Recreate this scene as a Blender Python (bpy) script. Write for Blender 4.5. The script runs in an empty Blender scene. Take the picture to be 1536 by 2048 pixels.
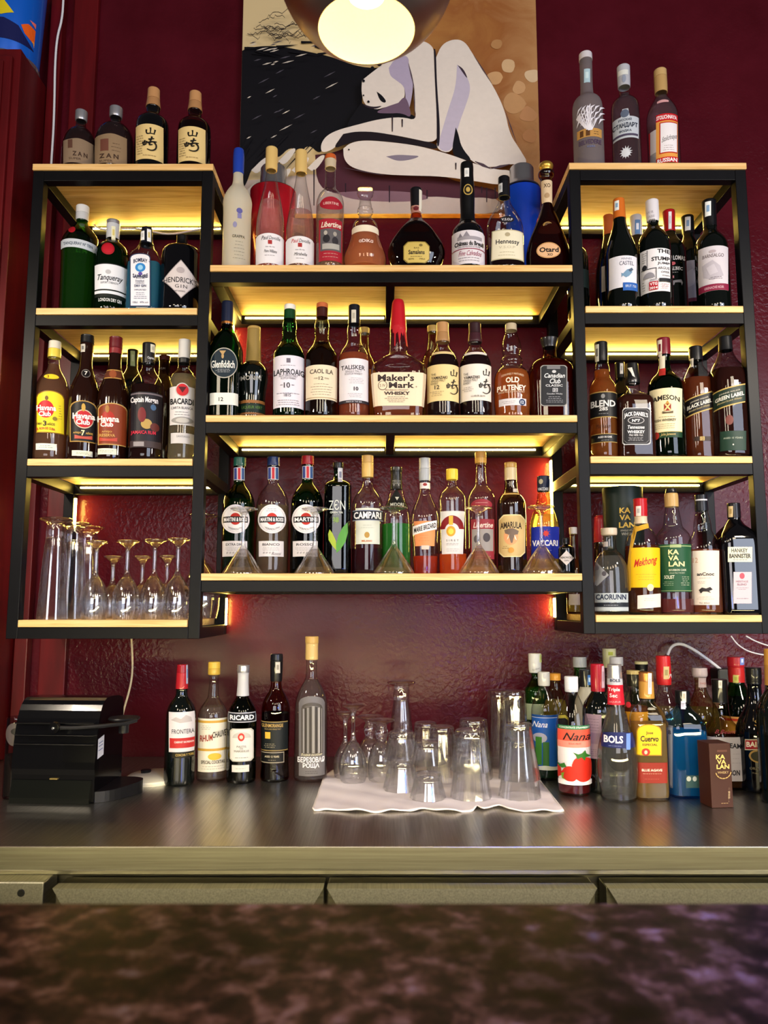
import bpy, math, random
from math import sin, cos, tan, atan, pi, sqrt, radians as R
from mathutils import Vector
from mathutils.geometry import tessellate_polygon
random.seed(7)
SC = bpy.context.scene
COL = SC.collection

# ------------------------------------------------------------------ camera
F, TH, CY, CZ = 1537.0, R(7.05), -2.35, 1.34
cam = bpy.data.cameras.new('camera'); camo = bpy.data.objects.new('camera', cam); COL.objects.link(camo)
camo.location = (0, CY, CZ); camo.rotation_euler = (pi/2 + TH, 0, 0)
cam.sensor_fit = 'VERTICAL'; cam.sensor_height = 36; cam.sensor_width = 27; cam.lens = F/2048*36
cam.clip_start = .02
cam.dof.use_dof = True; cam.dof.focus_distance = 2.08; cam.dof.aperture_fstop = 7.0
SC.camera = camo

# ------------------------------------------------------------------ world, exposure, room lights
W = bpy.data.worlds.new('world'); SC.world = W; W.use_nodes = True
W.node_tree.nodes['Background'].inputs[0].default_value = (.55, .5, .55, 1)
W.node_tree.nodes['Background'].inputs[1].default_value = .10
SC.view_settings.view_transform = 'Standard'; SC.view_settings.look = 'None'
SC.view_settings.exposure = 0.0; SC.view_settings.gamma = 1.0; SC.view_settings.use_curve_mapping = False
cy = SC.cycles
cy.max_bounces = 14; cy.transparent_max_bounces = 40; cy.transmission_bounces = 12; cy.glossy_bounces = 5; cy.diffuse_bounces = 4
cy.sample_clamp_indirect = 6.0; cy.blur_glossy = .5; cy.use_denoising = True

def area(name, loc, target, sx, sy, col, power):
    l = bpy.data.lights.new(name, 'AREA'); l.shape = 'RECTANGLE'; l.size = sx; l.size_y = sy
    l.color = col; l.energy = power
    o = bpy.data.objects.new(name, l); COL.objects.link(o); o.location = loc
    o.rotation_euler = (Vector(target)-Vector(loc)).to_track_quat('-Z', 'Y').to_euler()
    return o
area('daylight_window_right', (3.0, -4.6, 2.1), (0.3, 0, 1.6), 2.2, 2.4, (.74, .82, 1), 135)
area('daylight_window_far', (-.6, -6.4, 2.0), (0, 0, 1.6), 2.6, 1.6, (1, .95, .97), 98)
for lx, ly in ((-1.5, -3.4), (-.3, -3.9), (.75, -3.5), (1.7, -2.9)): area('added_highlight_lamp', (lx, ly, 2.75), (lx*.3, 0, 1.3), .45, .45, (1, .84, .62), 10)  # unseen lamps added behind the camera for highlights in the glassware
for lx in (-1.35, 1.4): area('added_counter_light', (lx, -1.27, 2.2), (lx*.8, -.6, .9), .16, .16, (1, .86, .68), 16)  # unseen lights without fittings, added to brighten the cloth and counter
area('added_apron_light', (0.3, -1.86, .97), (0.3, -.85, .80), 3.0, .05, (1, .84, .42), 34)  # added warm light, unseen below the bar top, to brighten the steel apron
area('added_blue_bar_light', (.46, -1.95, 1.36), (.34, -1.86, 1.14), .12, .10, (.02, .09, 1), 7)  # unseen blue light added to tint the granite's right end; no sign stands here

# ------------------------------------------------------------------ materials
def lin(h):
    h = h.lstrip('#'); v = [int(h[i:i+2], 16)/255 for i in (0, 2, 4)]
    return tuple(x/12.92 if x < .04045 else ((x+.055)/1.055)**2.4 for x in v) + (1,)
_m = {}
def mat(name, fn):
    if name not in _m:
        m = bpy.data.materials.new(name); m.use_nodes = True
        nt = m.node_tree
        fn(m, nt, nt.nodes, nt.links); _m[name] = m
    return _m[name]
def setp(b, **k):
    for a, v in k.items(): b.inputs[a.replace('_', ' ')].default_value = v
def paint(col, rough=.5, metal=0.0, coat=0.0, name=None):
    def fn(m, nt, N, L):
        b = N['Principled BSDF']; setp(b, Base_Color=lin(col), Roughness=rough, Metallic=metal)
        b.inputs['Coat Weight'].default_value = coat*.6
        if not metal: b.inputs['Specular IOR Level'].default_value = .22
        # faint uneven print or paint
        n = N.new('ShaderNodeTexNoise'); n.inputs['Scale'].default_value = 60
        mx = N.new('ShaderNodeMix'); mx.data_type = 'RGBA'; mx.blend_type = 'MULTIPLY'
        mx.inputs[0].default_value = .10; mx.inputs[6].default_value = lin(col)
        L.new(n.outputs['Fac'], mx.inputs[7]); L.new(mx.outputs[2], b.inputs['Base Color'])
    return mat(name or 'paint_%s_%d_%d_%d' % (col, rough*100, metal*10, coat*10), fn)
def paper(c):
    if c in ('gold', 'silver', 'copper', 'bronze'):
        return paint({'gold': '#c79a3c', 'silver': '#b9b9c2', 'copper': '#b4783c', 'bronze': '#8a6a3a'}[c], .33, .75)
    return paint(c, .45)
def thin_glass(name, tint, edge, rough=.02, base=.045):
    """a clear wall: straight through, mirror-like towards grazing, deeper tint where the wall is seen edge-on"""
    def fn(m, nt, N, L):
        N.remove(N['Principled BSDF']); out = N['Material Output']
        lw = N.new('ShaderNodeLayerWeight'); lw.inputs[0].default_value = .5
        p = N.new('ShaderNodeMath'); p.operation = 'POWER'; p.inputs[1].default_value = 4.0; L.new(lw.outputs['Facing'], p.inputs[0])
        ma = N.new('ShaderNodeMath'); ma.operation = 'MULTIPLY_ADD'; ma.inputs[1].default_value = .8; ma.inputs[2].default_value = base
        L.new(p.outputs[0], ma.inputs[0])
        p2 = N.new('ShaderNodeMath'); p2.operation = 'POWER'; p2.inputs[1].default_value = 2.2; L.new(lw.outputs['Facing'], p2.inputs[0])
        mx = N.new('ShaderNodeMix'); mx.data_type = 'RGBA'; mx.inputs[6].default_value = lin(tint); mx.inputs[7].default_value = lin(edge)
        L.new(p2.outputs[0], mx.inputs[0])
        t = N.new('ShaderNodeBsdfTransparent'); L.new(mx.outputs[2], t.inputs[0])
        g = N.new('ShaderNodeBsdfGlossy'); g.inputs['Roughness'].default_value = rough
        s = N.new('ShaderNodeMixShader'); L.new(ma.outputs[0], s.inputs[0]); L.new(t.outputs[0], s.inputs[1]); L.new(g.outputs[0], s.inputs[2])
        L.new(s.outputs[0], out.inputs[0])
    return mat(name, fn)
def liquid(col):
    base = lin(col); c_ = tuple(min(1, x**.7*1.08) for x in base[:3])+(1,)
    sat = (max(base[:3])-min(base[:3]))/max(.001, max(base[:3]))
    def fn(m, nt, N, L):
        N.remove(N['Principled BSDF']); out = N['Material Output']
        t = N.new('ShaderNodeBsdfTransparent'); t.inputs[0].default_value = c_
        r = N.new('ShaderNodeBsdfRefraction'); r.inputs['Color'].default_value = c_; r.inputs['IOR'].default_value = 1.34; r.inputs['Roughness'].default_value = .02
        s = N.new('ShaderNodeMixShader'); s.inputs[0].default_value = .25
        L.new(t.outputs[0], s.inputs[1]); L.new(r.outputs[0], s.inputs[2])
        d = N.new('ShaderNodeBsdfDiffuse'); d.inputs[0].default_value = c_
        tl = N.new('ShaderNodeBsdfTranslucent'); tl.inputs[0].default_value = c_
        s1 = N.new('ShaderNodeMixShader'); s1.inputs[0].default_value = .65; L.new(d.outputs[0], s1.inputs[1]); L.new(tl.outputs[0], s1.inputs[2])
        s2 = N.new('ShaderNodeMixShader'); s2.inputs[0].default_value = .07+.30*sat**1.5
        L.new(s.outputs[0], s2.inputs[1]); L.new(s1.outputs[0], s2.inputs[2]); L.new(s2.outputs[0], out.inputs[0])
    return mat('liquid_'+col, fn)
def frosted(name, col, tr=.35):
    def fn(m, nt, N, L):
        b = N['Principled BSDF']; out = N['Material Output']; setp(b, Base_Color=lin(col), Roughness=.35)
        t = N.new('ShaderNodeBsdfTransparent'); t.inputs[0].default_value = lin(col)
        tl = N.new('ShaderNodeBsdfTranslucent'); tl.inputs[0].default_value = lin(col)
        s0 = N.new('ShaderNodeMixShader'); s0.inputs[0].default_value = .5; L.new(b.outputs[0], s0.inputs[1]); L.new(tl.outputs[0], s0.inputs[2])
        s = N.new('ShaderNodeMixShader'); s.inputs[0].default_value = tr
        L.new(s0.outputs[0], s.inputs[1]); L.new(t.outputs[0], s.inputs[2]); L.new(s.outputs[0], out.inputs[0])
    return mat(name, fn)
def tableware():
    def fn(m, nt, N, L):
        N.remove(N['Principled BSDF']); out = N['Material Output']
        g = N.new('ShaderNodeBsdfGlass'); g.inputs['IOR'].default_value = 1.46; g.inputs['Roughness'].default_value = 0; g.inputs['Color'].default_value = (1, 1, 1, 1)
        lw = N.new('ShaderNodeLayerWeight'); lw.inputs[0].default_value = .5
        p = N.new('ShaderNodeMath'); p.operation = 'POWER'; p.inputs[1].default_value = 3.0; L.new(lw.outputs['Facing'], p.inputs[0])
        ma = N.new('ShaderNodeMath'); ma.operation = 'MULTIPLY_ADD'; ma.inputs[1].default_value = .75; ma.inputs[2].default_value = .13; L.new(p.outputs[0], ma.inputs[0])
        t = N.new('ShaderNodeBsdfTransparent'); t.inputs[0].default_value = (.985, .985, .985, 1)
        gl = N.new('ShaderNodeBsdfGlossy'); gl.inputs['Roughness'].default_value = .04
        s0 = N.new('ShaderNodeMixShader'); L.new(ma.outputs[0], s0.inputs[0]); L.new(t.outputs[0], s0.inputs[1]); L.new(gl.outputs[0], s0.inputs[2])
        s = N.new('ShaderNodeMixShader'); s.inputs[0].default_value = .24
        L.new(s0.outputs[0], s.inputs[1]); L.new(g.outputs[0], s.inputs[2]); L.new(s.outputs[0], out.inputs[0])
    return mat('drinking_glass', fn)
def dark_bottle(name, col):
    def fn(m, nt, N, L):
        b = N['Principled BSDF']; setp(b, Base_Color=lin(col), Roughness=.06, IOR=1.5)
        b.inputs['Coat Weight'].default_value = .3
    return mat(name, fn)
GL = {
 'clear': lambda: thin_glass('clear_glass', '#fafafa', '#b4b2b0'),
 'green': lambda: thin_glass('green_glass', '#8ad884', '#1c6a24'),
 'dgreen': lambda: thin_glass('deep_green_glass', '#4f9c58', '#0c3016'),
 'olive': lambda: thin_glass('olive_glass', '#7c8a3c', '#22280e'),
 'amber': lambda: thin_glass('amber_glass', '#cc8648', '#4a1e0a'),
 'blue': lambda: thin_glass('pale_blue_glass', '#b4def2', '#3c86b4'),
 'smoke': lambda: thin_glass('smoky_glass', '#d4cccc', '#6c646c'),
 'yellow': lambda: thin_glass('pale_yellow_glass', '#f0ecc4', '#a49c58'),
 'black': lambda: dark_bottle('black_glass', '#050507'),
 'wine': lambda: dark_bottle('wine_bottle_glass', '#060a08'),
 'brown': lambda: dark_bottle('brown_glass', '#1c0a05'),
 'frost': lambda: frosted('frosted_glass', '#e9e6da', .22),
 'frostgrey': lambda: frosted('grey_frosted_glass', '#b4a8ac', .5),
}
def led_mat(strength=98, col=(1, .70, .13, 1), name='led_tape'):
    def fn(m, nt, N, L):
        N.remove(N['Principled BSDF']); e = N.new('ShaderNodeEmission'); e.inputs[0].default_value = col; e.inputs[1].default_value = strength
        L.new(e.outputs[0], N['Material Output'].inputs[0])
    return mat(name, fn)
def texcoord(N, L, scale=(1, 1, 1), rot=(0, 0, 0)):
    tc = N.new('ShaderNodeTexCoord'); mp = N.new('ShaderNodeMapping'); mp.inputs['Scale'].default_value = scale; mp.inputs['Rotation'].default_value = rot
    L.new(tc.outputs['Object'], mp.inputs[0]); return mp.outputs[0]
def ramp(N, L, src, stops):
    r = N.new('ShaderNodeValToRGB'); L.new(src, r.inputs[0]); e = r.color_ramp.elements
    while len(e) < len(stops): e.new(.5)
    for i, (p, c) in enumerate(stops): e[i].position = p; e[i].color = lin(c) if isinstance(c, str) else (c, c, c, 1)
    return r.outputs[0]
def noise(N, L, vec, scale, detail=3, rough=.5, dist=0):
    n = N.new('ShaderNodeTexNoise'); n.inputs['Scale'].default_value = scale; n.inputs['Detail'].default_value = detail
    n.inputs['Roughness'].default_value = rough; n.inputs['Distortion'].default_value = dist
    L.new(vec, n.inputs['Vector']); return n.outputs['Fac']
def bump(N, L, h, b, strength, dist=.002):
    k = N.new('ShaderNodeBump'); k.inputs['Strength'].default_value = strength; k.inputs['Distance'].default_value = dist
    L.new(h, k.inputs['Height']); L.new(k.outputs[0], b.inputs['Normal'])
def wood():
    def fn(m, nt, N, L):
        b = N['Principled BSDF']; v = texcoord(N, L, (1.6, 22, 40))
        c = ramp(N, L, noise(N, L, v, 3.0, 4, .6, .6), [(.3, '#c09050'), (.5, '#d9ae6e'), (.72, '#e4c08a')])
        L.new(c, b.inputs['Base Color']); b.inputs['Roughness'].default_value = .5
        bump(N, L, noise(N, L, v, 8, 3), b, .12, .001)
    return mat('pine_board', fn)
def wallmat():
    def fn(m, nt, N, L):
        b = N['Principled BSDF']; v = texcoord(N, L)
        c = ramp(N, L, noise(N, L, v, 5, 4, .6), [(.3, '#400a13'), (.7, '#4d101b')])
        L.new(c, b.inputs['Base Color']); b.inputs['Roughness'].default_value = .24; b.inputs['Specular IOR Level'].default_value = .16
        n1 = noise(N, L, v, 75, 2, .5, .5); n2 = noise(N, L, v, 2.2, 2)
        mk = ramp(N, L, n2, [(.42, .12), (.6, 1.0)])
        mu = N.new('ShaderNodeMath'); mu.operation = 'MULTIPLY'; L.new(n1, mu.inputs[0]); L.new(mk, mu.inputs[1])
        bump(N, L, mu.outputs[0], b, .55, .004)
    return mat('glossy_burgundy_wall_paint', fn)
def panelmat():
    def fn(m, nt, N, L):
        b = N['Principled BSDF']; v = texcoord(N, L, (8, 8, 1))
        c = ramp(N, L, noise(N, L, v, 4, 3), [(.3, '#48080c'), (.7, '#5c0c11')])
        L.new(c, b.inputs['Base Color']); b.inputs['Roughness'].default_value = .35; b.inputs['Specular IOR Level'].default_value = .3
        bump(N, L, noise(N, L, v, 9, 3), b, .1, .002)
    return mat('red_painted_wood', fn)
def framemat():
    def fn(m, nt, N, L):
        b = N['Principled BSDF']; v = texcoord(N, L)
        L.new(ramp(N, L, noise(N, L, v, 40, 3), [(.3, '#040407'), (.8, '#07070b')]), b.inputs['Base Color'])
        b.inputs['Roughness'].default_value = .42; b.inputs['Specular IOR Level'].default_value = .15
    return mat('black_painted_steel', fn)
def steel(name='brushed_steel', rough=.31, axis=(60, 1, 60), c0='#9a9892', c1='#bdbbb4'):
    def fn(m, nt, N, L):
        b = N['Principled BSDF']; v = texcoord(N, L, axis)
        n = noise(N, L, v, 5, 4, .6)
        L.new(ramp(N, L, n, [(.3, c0), (.7, c1)]), b.inputs['Base Color']); b.inputs['Metallic'].default_value = 1
        b.inputs['Roughness'].default_value = rough; bump(N, L, n, b, .05, .0015)
    return mat(name, fn)
def granite():
    def fn(m, nt, N, L):
        b = N['Principled BSDF']; v = texcoord(N, L)
        n1 = noise(N, L, v, 52, 5, .6, .2); n2 = noise(N, L, v, 9, 3, .5, .4)
        a = ramp(N, L, n1, [(.36, '#120a08'), (.49, '#2a1810'), (.57, '#4c3020'), (.66, '#6c4c3a'), (.8, '#86746c')])
        bb = ramp(N, L, n2, [(.40, .38), (.58, 1.0)])
        mx = N.new('ShaderNodeMix'); mx.data_type = 'RGBA'; mx.blend_type = 'MULTIPLY'; mx.inputs[0].default_value = .9
        L.new(a, mx.inputs[6]); L.new(bb, mx.inputs[7]); L.new(mx.outputs[2], b.inputs['Base Color'])
        b.inputs['Roughness'].default_value = .3; b.inputs['Specular IOR Level'].default_value = .015
    return mat('polished_granite', fn)

# ------------------------------------------------------------------ mesh helpers
def P(x, y, Y):
    """photo point -> (X, Z) on the vertical plane at depth Y"""
    u, v = (x-768)/F, (1024-y)/F
    t = (Y-CY)/(cos(TH)-v*sin(TH)); return u*t, CZ+(sin(TH)+v*cos(TH))*t
def PZ(x, y, Z):
    """photo point -> (X, Y) on the level plane at height Z"""
    u, v = (x-768)/F, (1024-y)/F
    t = (Z-CZ)/(sin(TH)+v*cos(TH)); return u*t, CY+(cos(TH)-v*sin(TH))*t
class MB:
    def __init__(s): s.v = []; s.f = []; s.mi = []; s.sm = []; s.mats = []
    def m(s, mt):
        if mt not in s.mats: s.mats.append(mt)
        return s.mats.index(mt)
    def add(s, vs, fs, mt, smooth=False):
        o = len(s.v); k = s.m(mt); s.v += [tuple(p) for p in vs]
        for q in fs: s.f.append(tuple(i+o for i in q)); s.mi.append(k); s.sm.append(smooth)
    def box(s, x0, x1, y0, y1, z0, z1, mt, bev=0.0):
        if bev <= 0:
            vs = [(x, y, z) for x in (x0, x1) for y in (y0, y1) for z in (z0, z1)]
            s.add(vs, [(0, 1, 3, 2), (4, 6, 7, 5), (0, 4, 5, 1), (2, 3, 7, 6), (0, 2, 6, 4), (1, 5, 7, 3)], mt); return
        import bmesh
        bm = bmesh.new(); bmesh.ops.create_cube(bm, size=1)
        for v in bm.verts: v.co = ((x0+x1)/2+v.co.x*(x1-x0), (y0+y1)/2+v.co.y*(y1-y0), (z0+z1)/2+v.co.z*(z1-z0))
        bmesh.ops.bevel(bm, geom=bm.edges[:], offset=bev, segments=2, affect='EDGES', profile=.5)
        bm.verts.index_update(); s.add([v.co[:] for v in bm.verts], [[v.index for v in f.verts] for f in bm.faces], mt); bm.free()
    def prism(s, poly, y0, y1, mt):
        """outline in X,Z extruded from y0 to y1"""
        n = len(poly); vs = [(x, y0, z) for x, z in poly]+[(x, y1, z) for x, z in poly]
        fs = [(i, (i+1) % n, n+(i+1) % n, n+i) for i in range(n)]
        tr = tessellate_polygon([[Vector((x, z, 0)) for x, z in poly]])
        fs += [tuple(t) for t in tr]+[tuple(n+i for i in reversed(t)) for t in tr]
        s.add(vs, fs, mt)
    def prismx(s, poly, x0, x1, mt, smooth=False):
        """outline in Y,Z extruded from x0 to x1"""
        n = len(poly); vs = [(x0, y, z) for y, z in poly]+[(x1, y, z) for y, z in poly]
        s.add(vs, [(i, (i+1) % n, n+(i+1) % n, n+i) for i in range(n)], mt, smooth)
        tr = tessellate_polygon([[Vector((y, z, 0)) for y, z in poly]])
        s.add(vs, [tuple(t) for t in tr]+[tuple(n+i for i in reversed(t)) for t in tr], mt)
    def lathe(s, prof, mt, seg=40, c=(0, 0), sec=None, smooth=True):
        """prof: (r, z) list; sec(r) -> (n, k)"""
        vs = []; fs = []; rows = []
        for r, z in prof:
            if r < 1e-5: rows.append([len(vs)]); vs.append((c[0], c[1], z)); continue
            n, k = sec(r) if sec else (2, 1)
            row = []
            for i in range(seg):
                a = 2*pi*i/seg; ca, sa = cos(a), sin(a)
                row.append(len(vs))
                vs.append((c[0]+r*math.copysign(abs(ca)**(2/n), ca), c[1]+k*r*math.copysign(abs(sa)**(2/n), sa), z))
            rows.append(row)
        for a, b in zip(rows, rows[1:]):
            if len(a) == 1 and len(b) == 1: continue
            for i in range(seg):
                j = (i+1) % seg
                if len(a) == 1: fs.append((a[0], b[i], b[j]))
                elif len(b) == 1: fs.append((a[j], a[i], b[0]))
                else: fs.append((a[j], a[i], b[i], b[j]))
        s.add(vs, fs, mt, smooth)
    def tube(s, pts, r, mt, seg=8):
        pts = [Vector(p) for p in pts]; vs = []; fs = []
        for i, p in enumerate(pts):
            d = (pts[min(i+1, len(pts)-1)]-pts[max(i-1, 0)]).normalized()
            a = d.orthogonal().normalized() if abs(d.y) > .9 else d.cross(Vector((0, 1, 0))).normalized(); b = d.cross(a)
            for k in range(seg): vs.append(p+(a*cos(2*pi*k/seg)+b*sin(2*pi*k/seg))*r)
        for i in range(len(pts)-1):
            for k in range(seg): fs.append((i*seg+k, i*seg+(k+1) % seg, (i+1)*seg+(k+1) % seg, (i+1)*seg+k))
        fs += [tuple(range(seg))[::-1], tuple(range((len(pts)-1)*seg, len(pts)*seg))]
        s.add(vs, fs, mt, True)
    def build(s, name, parent=None, loc=None, auto=True):
        me = bpy.data.meshes.new(name); me.from_pydata(s.v, [], s.f)
        for mt in s.mats: me.materials.append(mt)
        me.polygons.foreach_set('material_index', s.mi); me.polygons.foreach_set('use_smooth', s.sm); me.update()
        if any(s.sm) and auto:
            try: me.set_sharp_from_angle(angle=R(38))
            except Exception: pass
        o = bpy.data.objects.new(name, me); COL.objects.link(o)
        if parent is not None: o.parent = parent
        if loc: o.location = loc
        return o
def tag(o, label, cat, group=None, kind=None):
    o['label'] = label; o['category'] = cat
    if group: o['group'] = group
    if kind: o['kind'] = kind
    return o
def struct(o, label=None):
    o['kind'] = 'structure'
    if label: o['label'] = label
    return o
def empty(name, loc, label, cat, group=None):
    o = bpy.data.objects.new(name, None); o.empty_display_size = .03; COL.objects.link(o); o.location = loc
    return tag(o, label, cat, group)
def smoothpath(pts, it=3):
    for _ in range(it):
        q = [pts[0]]
        for a, b in zip(pts, pts[1:]):
            q.append(tuple(.75*x+.25*y for x, y in zip(a, b))); q.append(tuple(.25*x+.75*y for x, y in zip(a, b)))
        q.append(pts[-1]); pts = q
    return pts
# lettering: the built-in font, turned into flat faces
_t = {}
def glyphs(s, bold=0.0, shear=0.0, space=1.0):
    k = (s, bold, shear, space)
    if k not in _t:
        cu = bpy.data.curves.new('lettering', 'FONT'); cu.body = s; cu.offset = bold; cu.shear = shear; cu.resolution_u = 2; cu.space_character = space
        cu.align_x = 'CENTER'
        ob = bpy.data.objects.new('lettering', cu); COL.objects.link(ob)
        me = ob.to_mesh(); vs = [v.co[:2] for v in me.vertices]; fs = [tuple(p.vertices) for p in me.polygons]
        ob.to_mesh_clear(); bpy.data.objects.remove(ob); bpy.data.curves.remove(cu)
        if vs:
            x0 = min(v[0] for v in vs); x1 = max(v[0] for v in vs); y0 = min(v[1] for v in vs); y1 = max(v[1] for v in vs)
            vs = [((v[0]-x0)/(x1-x0 or 1)-.5, (v[1]-y0)/(y1-y0 or 1)-.5) for v in vs]
        _t[k] = (vs, fs)
    return _t[k]
# ---- decals: everything is laid out in photo pixels and wrapped on the surface behind it
def cols(shape, x0, x1, y0, y1, a=0):
    """outline of a printed area as columns (x, ytop, ybottom)"""
    n = 18; out = []; w = x1-x0; h = y1-y0; yc = (y0+y1)/2
    for i in range(n+1):
        if shape in ('disc', 'diamond'):
            u = .5-.5*cos(pi*i/n)
        else: u = i/n
        s = 2*u-1; x = x0+u*w
        if shape == 'rect': t, b = y0, y1
        elif shape == 'disc': q = sqrt(max(0, 1-s*s)); t, b = yc-h/2*q, yc+h/2*q
        elif shape == 'diamond': q = 1-abs(s); t, b = yc-h/2*q, yc+h/2*q
        elif shape == 'arch': t, b = y0+(a or h*.3)*(1-sqrt(max(0, 1-s*s))), y1
        elif shape == 'fan': q = sqrt(max(0, 1-s*s)); t, b = y1-h*q, y1
        elif shape == 'slant': t, b = y0-a*s/2, y1-a*s/2
        elif shape == 'oct': q = max(0, abs(s)-(1-2*a/w))*w/2; t, b = y0+q, y1-q
        elif shape == 'tri': q = 1-abs(s); t, b = y1-h*q, y1
        elif shape == 'vee': q = 1-abs(s); t, b = y0, y0+h*q
        elif shape == 'smile': t, b = y0+a*(s*s), y1-a*(1-s*s)*0+a*(s*s)*0
        elif shape == 'bump': t, b = (y0 if abs(s) < .3 else y0+a), y1
        elif shape == 'wave': t, b = y0+a*sin(u*9), y1
        else: t, b = y0, y1
        out.append((x, t, b))
    return out
def slabs(vs, fs, wmax=3.2):
    """cut faces into narrow upright strips so that they follow a curved wall"""
    ov, of = [], []
    for f in fs:
        p = [vs[i] for i in f]; x0 = min(q[0] for q in p); x1 = max(q[0] for q in p)
        k0, k1 = int(math.floor(x0/wmax)), int(math.floor((x1-1e-6)/wmax))
        for k in range(k0, k1+1):
            q = p
            for lim, sg in ((k*wmax, 1), ((k+1)*wmax, -1)):
                if (sg > 0 and lim <= x0) or (sg < 0 and lim >= x1): continue
                r = []
                for a, b in zip(q, q[1:]+q[:1]):
                    ia, ib = sg*(a[0]-lim) >= 0, sg*(b[0]-lim) >= 0
                    if ia: r.append(a)
                    if ia != ib: t = (lim-a[0])/(b[0]-a[0]); r.append((lim, a[1]+(b[1]-a[1])*t))
                q = r
                if len(q) < 3: break
            if len(q) >= 3: o = len(ov); ov += q; of.append(tuple(range(o, o+len(q))))
    return ov, of
class Decal:
    def __init__(s, fmap): s.map = fmap; s.mb = None; s.name = None; s.layer = 0; s.parts = []; s.sw = 3.0
    def start(s, name='label'): s.flush(); s.mb = MB(); s.name = name; s.layer = 0
    def flush(s):
        if s.mb and s.mb.v: s.parts.append((s.name, s.mb))
        s.mb = None
    def eps(s): s.layer += 1; return .0005+.00022*s.layer
    def shape(s, shp, x0, x1, y0, y1, col, a=0, tw=0):
        e = s.eps(); mt = paper(col); cs = cols(shp, x0, x1, y0, y1, a); nr = 8 if (y1-y0) > 14 else 3
        vs = []; fs = []; xc = (x0+x1)/2
        for x, t, b in cs:
            for j in range(nr+1):
                y = t+(b-t)*j/nr; xx = xc+(x-xc)*(1-tw*(y-y0)/max(1, y1-y0))
                vs.append(s.map(xx, y, e))
        m = nr+1
        for i in range(len(cs)-1):
            for j in range(nr): fs.append((i*m+j, (i+1)*m+j, (i+1)*m+j+1, i*m+j+1))
        s.mb.add(vs, fs, mt)
    def poly(s, pts, col):
        e = s.eps(); tr = tessellate_polygon([[Vector((x, y, 0)) for x, y in pts]])
        v2, f2 = slabs([tuple(p) for p in pts], [tuple(t) for t in tr], s.sw)
        s.mb.add([s.map(x, y, e) for x, y in v2], f2, paper(col))
    def text(s, st, xc, yc, w, h, col, bold=.0, shear=0.0, rise=0.0, arc=0.0, space=1.0):
        e = s.eps(); vs, fs = glyphs(st, bold, shear, space)
        v2, f2 = slabs([(xc+u*w, yc-v*h-u*rise+arc*(4*u*u)) for u, v in vs], fs, s.sw)
        s.mb.add([s.map(x, y, e) for x, y in v2], f2, paper(col))
    def lines(s, xc, y0, y1, w, n, col, th=.8):
        random.seed(int(xc*7+y0))
        e = s.eps()
        for i in range(n):
            y = y0+(y1-y0)*(i+.5)/n; ww = w*random.uniform(.6, 1)
            x = xc-ww/2
            while x < xc+ww/2-1:
                l = random.uniform(2, 6); x2 = min(x+l, xc+ww/2)
                s.mb.add([s.map(x, y-th/2, e), s.map(x2, y-th/2, e), s.map(x2, y+th/2, e), s.map(x, y+th/2, e)], [(0, 1, 2, 3)], paper(col)); x = x2+1.2
    def run(s, ops):
        for op in ops:
            k = op[0]; kw = op[-1] if isinstance(op[-1], dict) else {}; ar = [q for q in op[1:] if not isinstance(q, dict)]
            if k == 'L':    # a new label: shape, box, colour
                s.start(kw.get('name', 'label')); kw = {a: b for a, b in kw.items() if a != 'name'}; s.shape(*ar, **kw)
            elif k == 'P': s.start(ar[0] if ar else 'print')
            elif k == 'S': s.shape(*ar, **kw)
            elif k == 'G': s.poly(*ar)
            elif k == 'T': s.text(*ar, **kw)
            elif k == 'K':  # brush strokes: box x0,x1,y0,y1, colour, width, polylines in the unit box
                x0, x1, y0, y1, c_, w_ = ar[:6]
                for pl in ar[6]:
                    pl = smoothpath(pl, 2) if len(pl) > 2 else pl; m_ = len(pl)-1
                    for i_, (a_, b_) in enumerate(zip(pl, pl[1:])):
                        A = (x0+(x1-x0)*a_[0], y0+(y1-y0)*a_[1]); Bq = (x0+(x1-x0)*b_[0], y0+(y1-y0)*b_[1])
                        l_ = math.hypot(Bq[0]-A[0], Bq[1]-A[1]) or 1; u_, v_ = (Bq[0]-A[0])/l_, (Bq[1]-A[1])/l_
                        wa, wb = w_*(1-.55*i_/m_), w_*(1-.55*(i_+1)/m_)
                        s.layer -= 1 if i_ else 0
                        s.poly([(A[0]-v_*wa-u_*wa*.4, A[1]+u_*wa-v_*wa*.4), (Bq[0]-v_*wb+u_*wb*.4, Bq[1]+u_*wb+v_*wb*.4), (Bq[0]+v_*wb+u_*wb*.4, Bq[1]-u_*wb+v_*wb*.4), (A[0]+v_*wa-u_*wa*.4, A[1]-u_*wa-v_*wa*.4)], c_)
            elif k == 'N': s.lines(*ar)
            elif k == 'X':  # tax stamp
                s.start('tax_stamp'); x0, x1, y0, y1 = ar[:4]; s.shape('rect', x0, x1, y0, y1, ar[4] if len(ar) > 4 else '#dfe3e6')
                s.shape('rect', x0+(x1-x0)*.25, x1-(x1-x0)*.25, y0+(y1-y0)*.25, y0+(y1-y0)*.7, ar[5] if len(ar) > 5 else '#7f9fc4')
        s.flush()

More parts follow.
